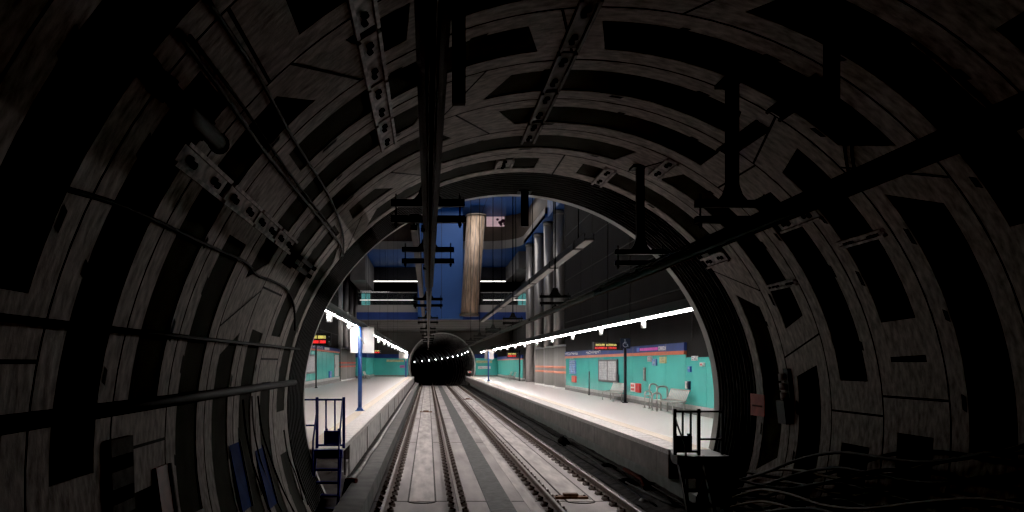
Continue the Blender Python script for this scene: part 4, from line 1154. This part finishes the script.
# ================================================================ TRACKSIDE CLUTTER
def trackside():
    pts = [(-1.66, 16.3, .295), (-1.60, 17.2, .295), (-1.58, 19, .30), (-1.60, 21, .295), (-1.55, 24, .30), (-1.57, 30, .295), (-1.53, 40, .30), (-1.55, 55, .295), (-1.54, 75, .295), (-1.55, 97, .295)]
    m = MB(); m.tube(smooth([Vector(p) for p in pts], 5), .045, 8); tag(m.build('conduit_pipe', M_pface), 'pale conduit running along the foot of the left platform', 'pipe')
    m = MB(); m.tube([(-1.50, 16.15, .30), (-1.60, 16.22, .31), (-1.70, 16.1, .31)], .05, 10); o = m.build('pipe_end', M_redcap); tag(o, 'dull red pipe end lying at the foot of the blue ladder', 'pipe end')
    def lump(name, c, s, m_, lab, cat, seed):
        r = random.Random(seed); rows = []; n = 12
        for i in range(6):
            v = i/5; rr = math.sin(PI*(.15+.85*v)) if i < 5 else 0.02
            rows.append([Vector((c[0]+s[0]*rr*math.cos(2*PI*k/n)*r.uniform(.75, 1.15), c[1]+s[1]*rr*math.sin(2*PI*k/n)*r.uniform(.75, 1.15), c[2]+s[2]*v*r.uniform(.9, 1.1))) for k in range(n)])
        m = MB(); m.grid(rows, 0, True, True); m.face(rows[-1]); m.face(rows[0][::-1]); tag(m.build(name, m_), lab, cat)
    lump('rubbish_bag', (4.70, 26.8, -.12), (.22, .55, .34), M_rag, 'crumpled black bag lying in the bed beside the right track', 'bag', 2)
    lump('rubble_heap', (4.75, 18.4, -.12), (.2, .4, .14), M_rag, 'dark heap of rubble beside the right track near the portal', 'rubble', 5)
    lump('rubble_heap', (5.0, 21.2, -.12), (.2, .6, .12), M_rag, 'low dark heap of rubble under the platform overhang', 'rubble', 6)
    lump('white_lump', (4.5, 16.1, -.14), (.1, .1, .1), M_board, 'small white lump in the bed near the right stair', 'lump', 8)
    lump('rubble_heap', (4.75, 22.9, -.12), (.14, .2, .10), M_bed, 'small grey brown heap beside the right track', 'rubble', 9)
    m = MB(); m.tube([(4.85, 17.2, -.02), (5.1, 18.4, .0), (5.15, 20.2, -.02)], .05, 8); tag(m.build('brown_pipe', M_redcap), 'dull reddish brown pipe lying under the right platform overhang', 'pipe')
    for i, (x, sd) in enumerate(((4.5, 1), (4.72, 2), (4.95, 3), (5.15, 4))):
        r = random.Random(sd); pts = [Vector((x+r.uniform(-.07, .07), y, -.04+r.uniform(-.01, .03))) for y in range(15, 98, 4)]
        m = MB(); m.tube(smooth(pts, 4), .022, 6)
        tag(m.build('trackside_cable', M_cabgrey if i % 2 else M_cable), ('black cable lying closest to the right rail in the dirty bed', 'grey cable lying second from the right rail in the dirty bed', 'black cable lying third from the right rail in the dirty bed', 'grey cable lying closest to right platform foot')[i], 'cable', 'cables in the right bed')
    for i, p in enumerate(((-1.98, 16.35, .45), (-2.12, 15.9, .27), (-1.98, 15.4, .07))):
        m = MB(); m.tube(smooth([Vector(p)+Vector((-.12, 0, 0)), Vector(p)+Vector((-.04, .1, .03)), Vector(p)+Vector((.06, .0, .03)), Vector(p)+Vector((.16, .12, .0))], 4), .014, 6)
        tag(m.build('hose_scrap', M_board), 'scrap of white hose on the floor behind the blue ladder, %s step' % ('seen under the top', 'seen under the middle', 'seen under the lowest')[i], 'hose', 'white hose scraps')
trackside()

# ================================================================ LIGHTS, WORLD, CAMERA
def area(name, loc, rot, sx, sy, power, col):
    l = bpy.data.lights.new(name, 'AREA'); l.shape = 'RECTANGLE'; l.size = sx; l.size_y = sy; l.energy = power; l.color = col
    o = bpy.data.objects.new(name, l); C.objects.link(o); o.location = loc; o.rotation_euler = rot; return o
area('hall_downlight', (1.6, 45, CEIL-.3), (0, 0, 0), 5, 40, 900, (1, .95, .9))
area('mezzanine_light', (1.5, 80, SOFF-.2), (0, 0, 0), 12, 8, 90, (1, .93, .85))
area('upper_level_light', (4.5, 66, CEIL-.3), (0, 0, 0), 8, 4, 260, (1, .95, .9))
area('far_end_fill', (1.6, 84, H+3.8), (PI*.30, 0, 0), 14, 2, 170, (1, .95, .9))  # unseen fill added to brighten the far wall
area('hall_ceiling_fill', (4.0, 63, H+8.5), (PI, 0, 0), 8, 8, 95, (.95, .96, 1))  # added fill without a fitting, lifts the blue ceiling
area('soffit_fill', (1.0, 78, H+5.2), (PI, 0, 0), 12, 7, 130, (.95, .96, 1))  # unseen fill added to light the upper slab's underside
w = bpy.data.worlds.new('world'); SC.world = w; w.use_nodes = True
w.node_tree.nodes['Background'].inputs['Color'].default_value = (.5, .55, .6, 1); w.node_tree.nodes['Background'].inputs['Strength'].default_value = .0015
cam = bpy.data.cameras.new('camera'); co = bpy.data.objects.new('camera', cam); C.objects.link(co)
co.location = (0, 0, H); co.rotation_euler = (PI/2, 0, 0)
cam.sensor_width = 36; cam.lens = 36*F/1024; cam.shift_x = (512-VX)/1024; cam.shift_y = (VY-256)/1024
cam.clip_start = .05; cam.clip_end = 400
SC.camera = co
SC.view_settings.view_transform = 'Standard'
SC.view_settings.look = 'None'
SC.view_settings.use_curve_mapping = True          # the camera's black point
SC.view_settings.curve_mapping.black_level = (.0027, .0027, .0027)
SC.view_settings.curve_mapping.update()
for o in SC.objects:
    if '_w' in o: del o['_w']
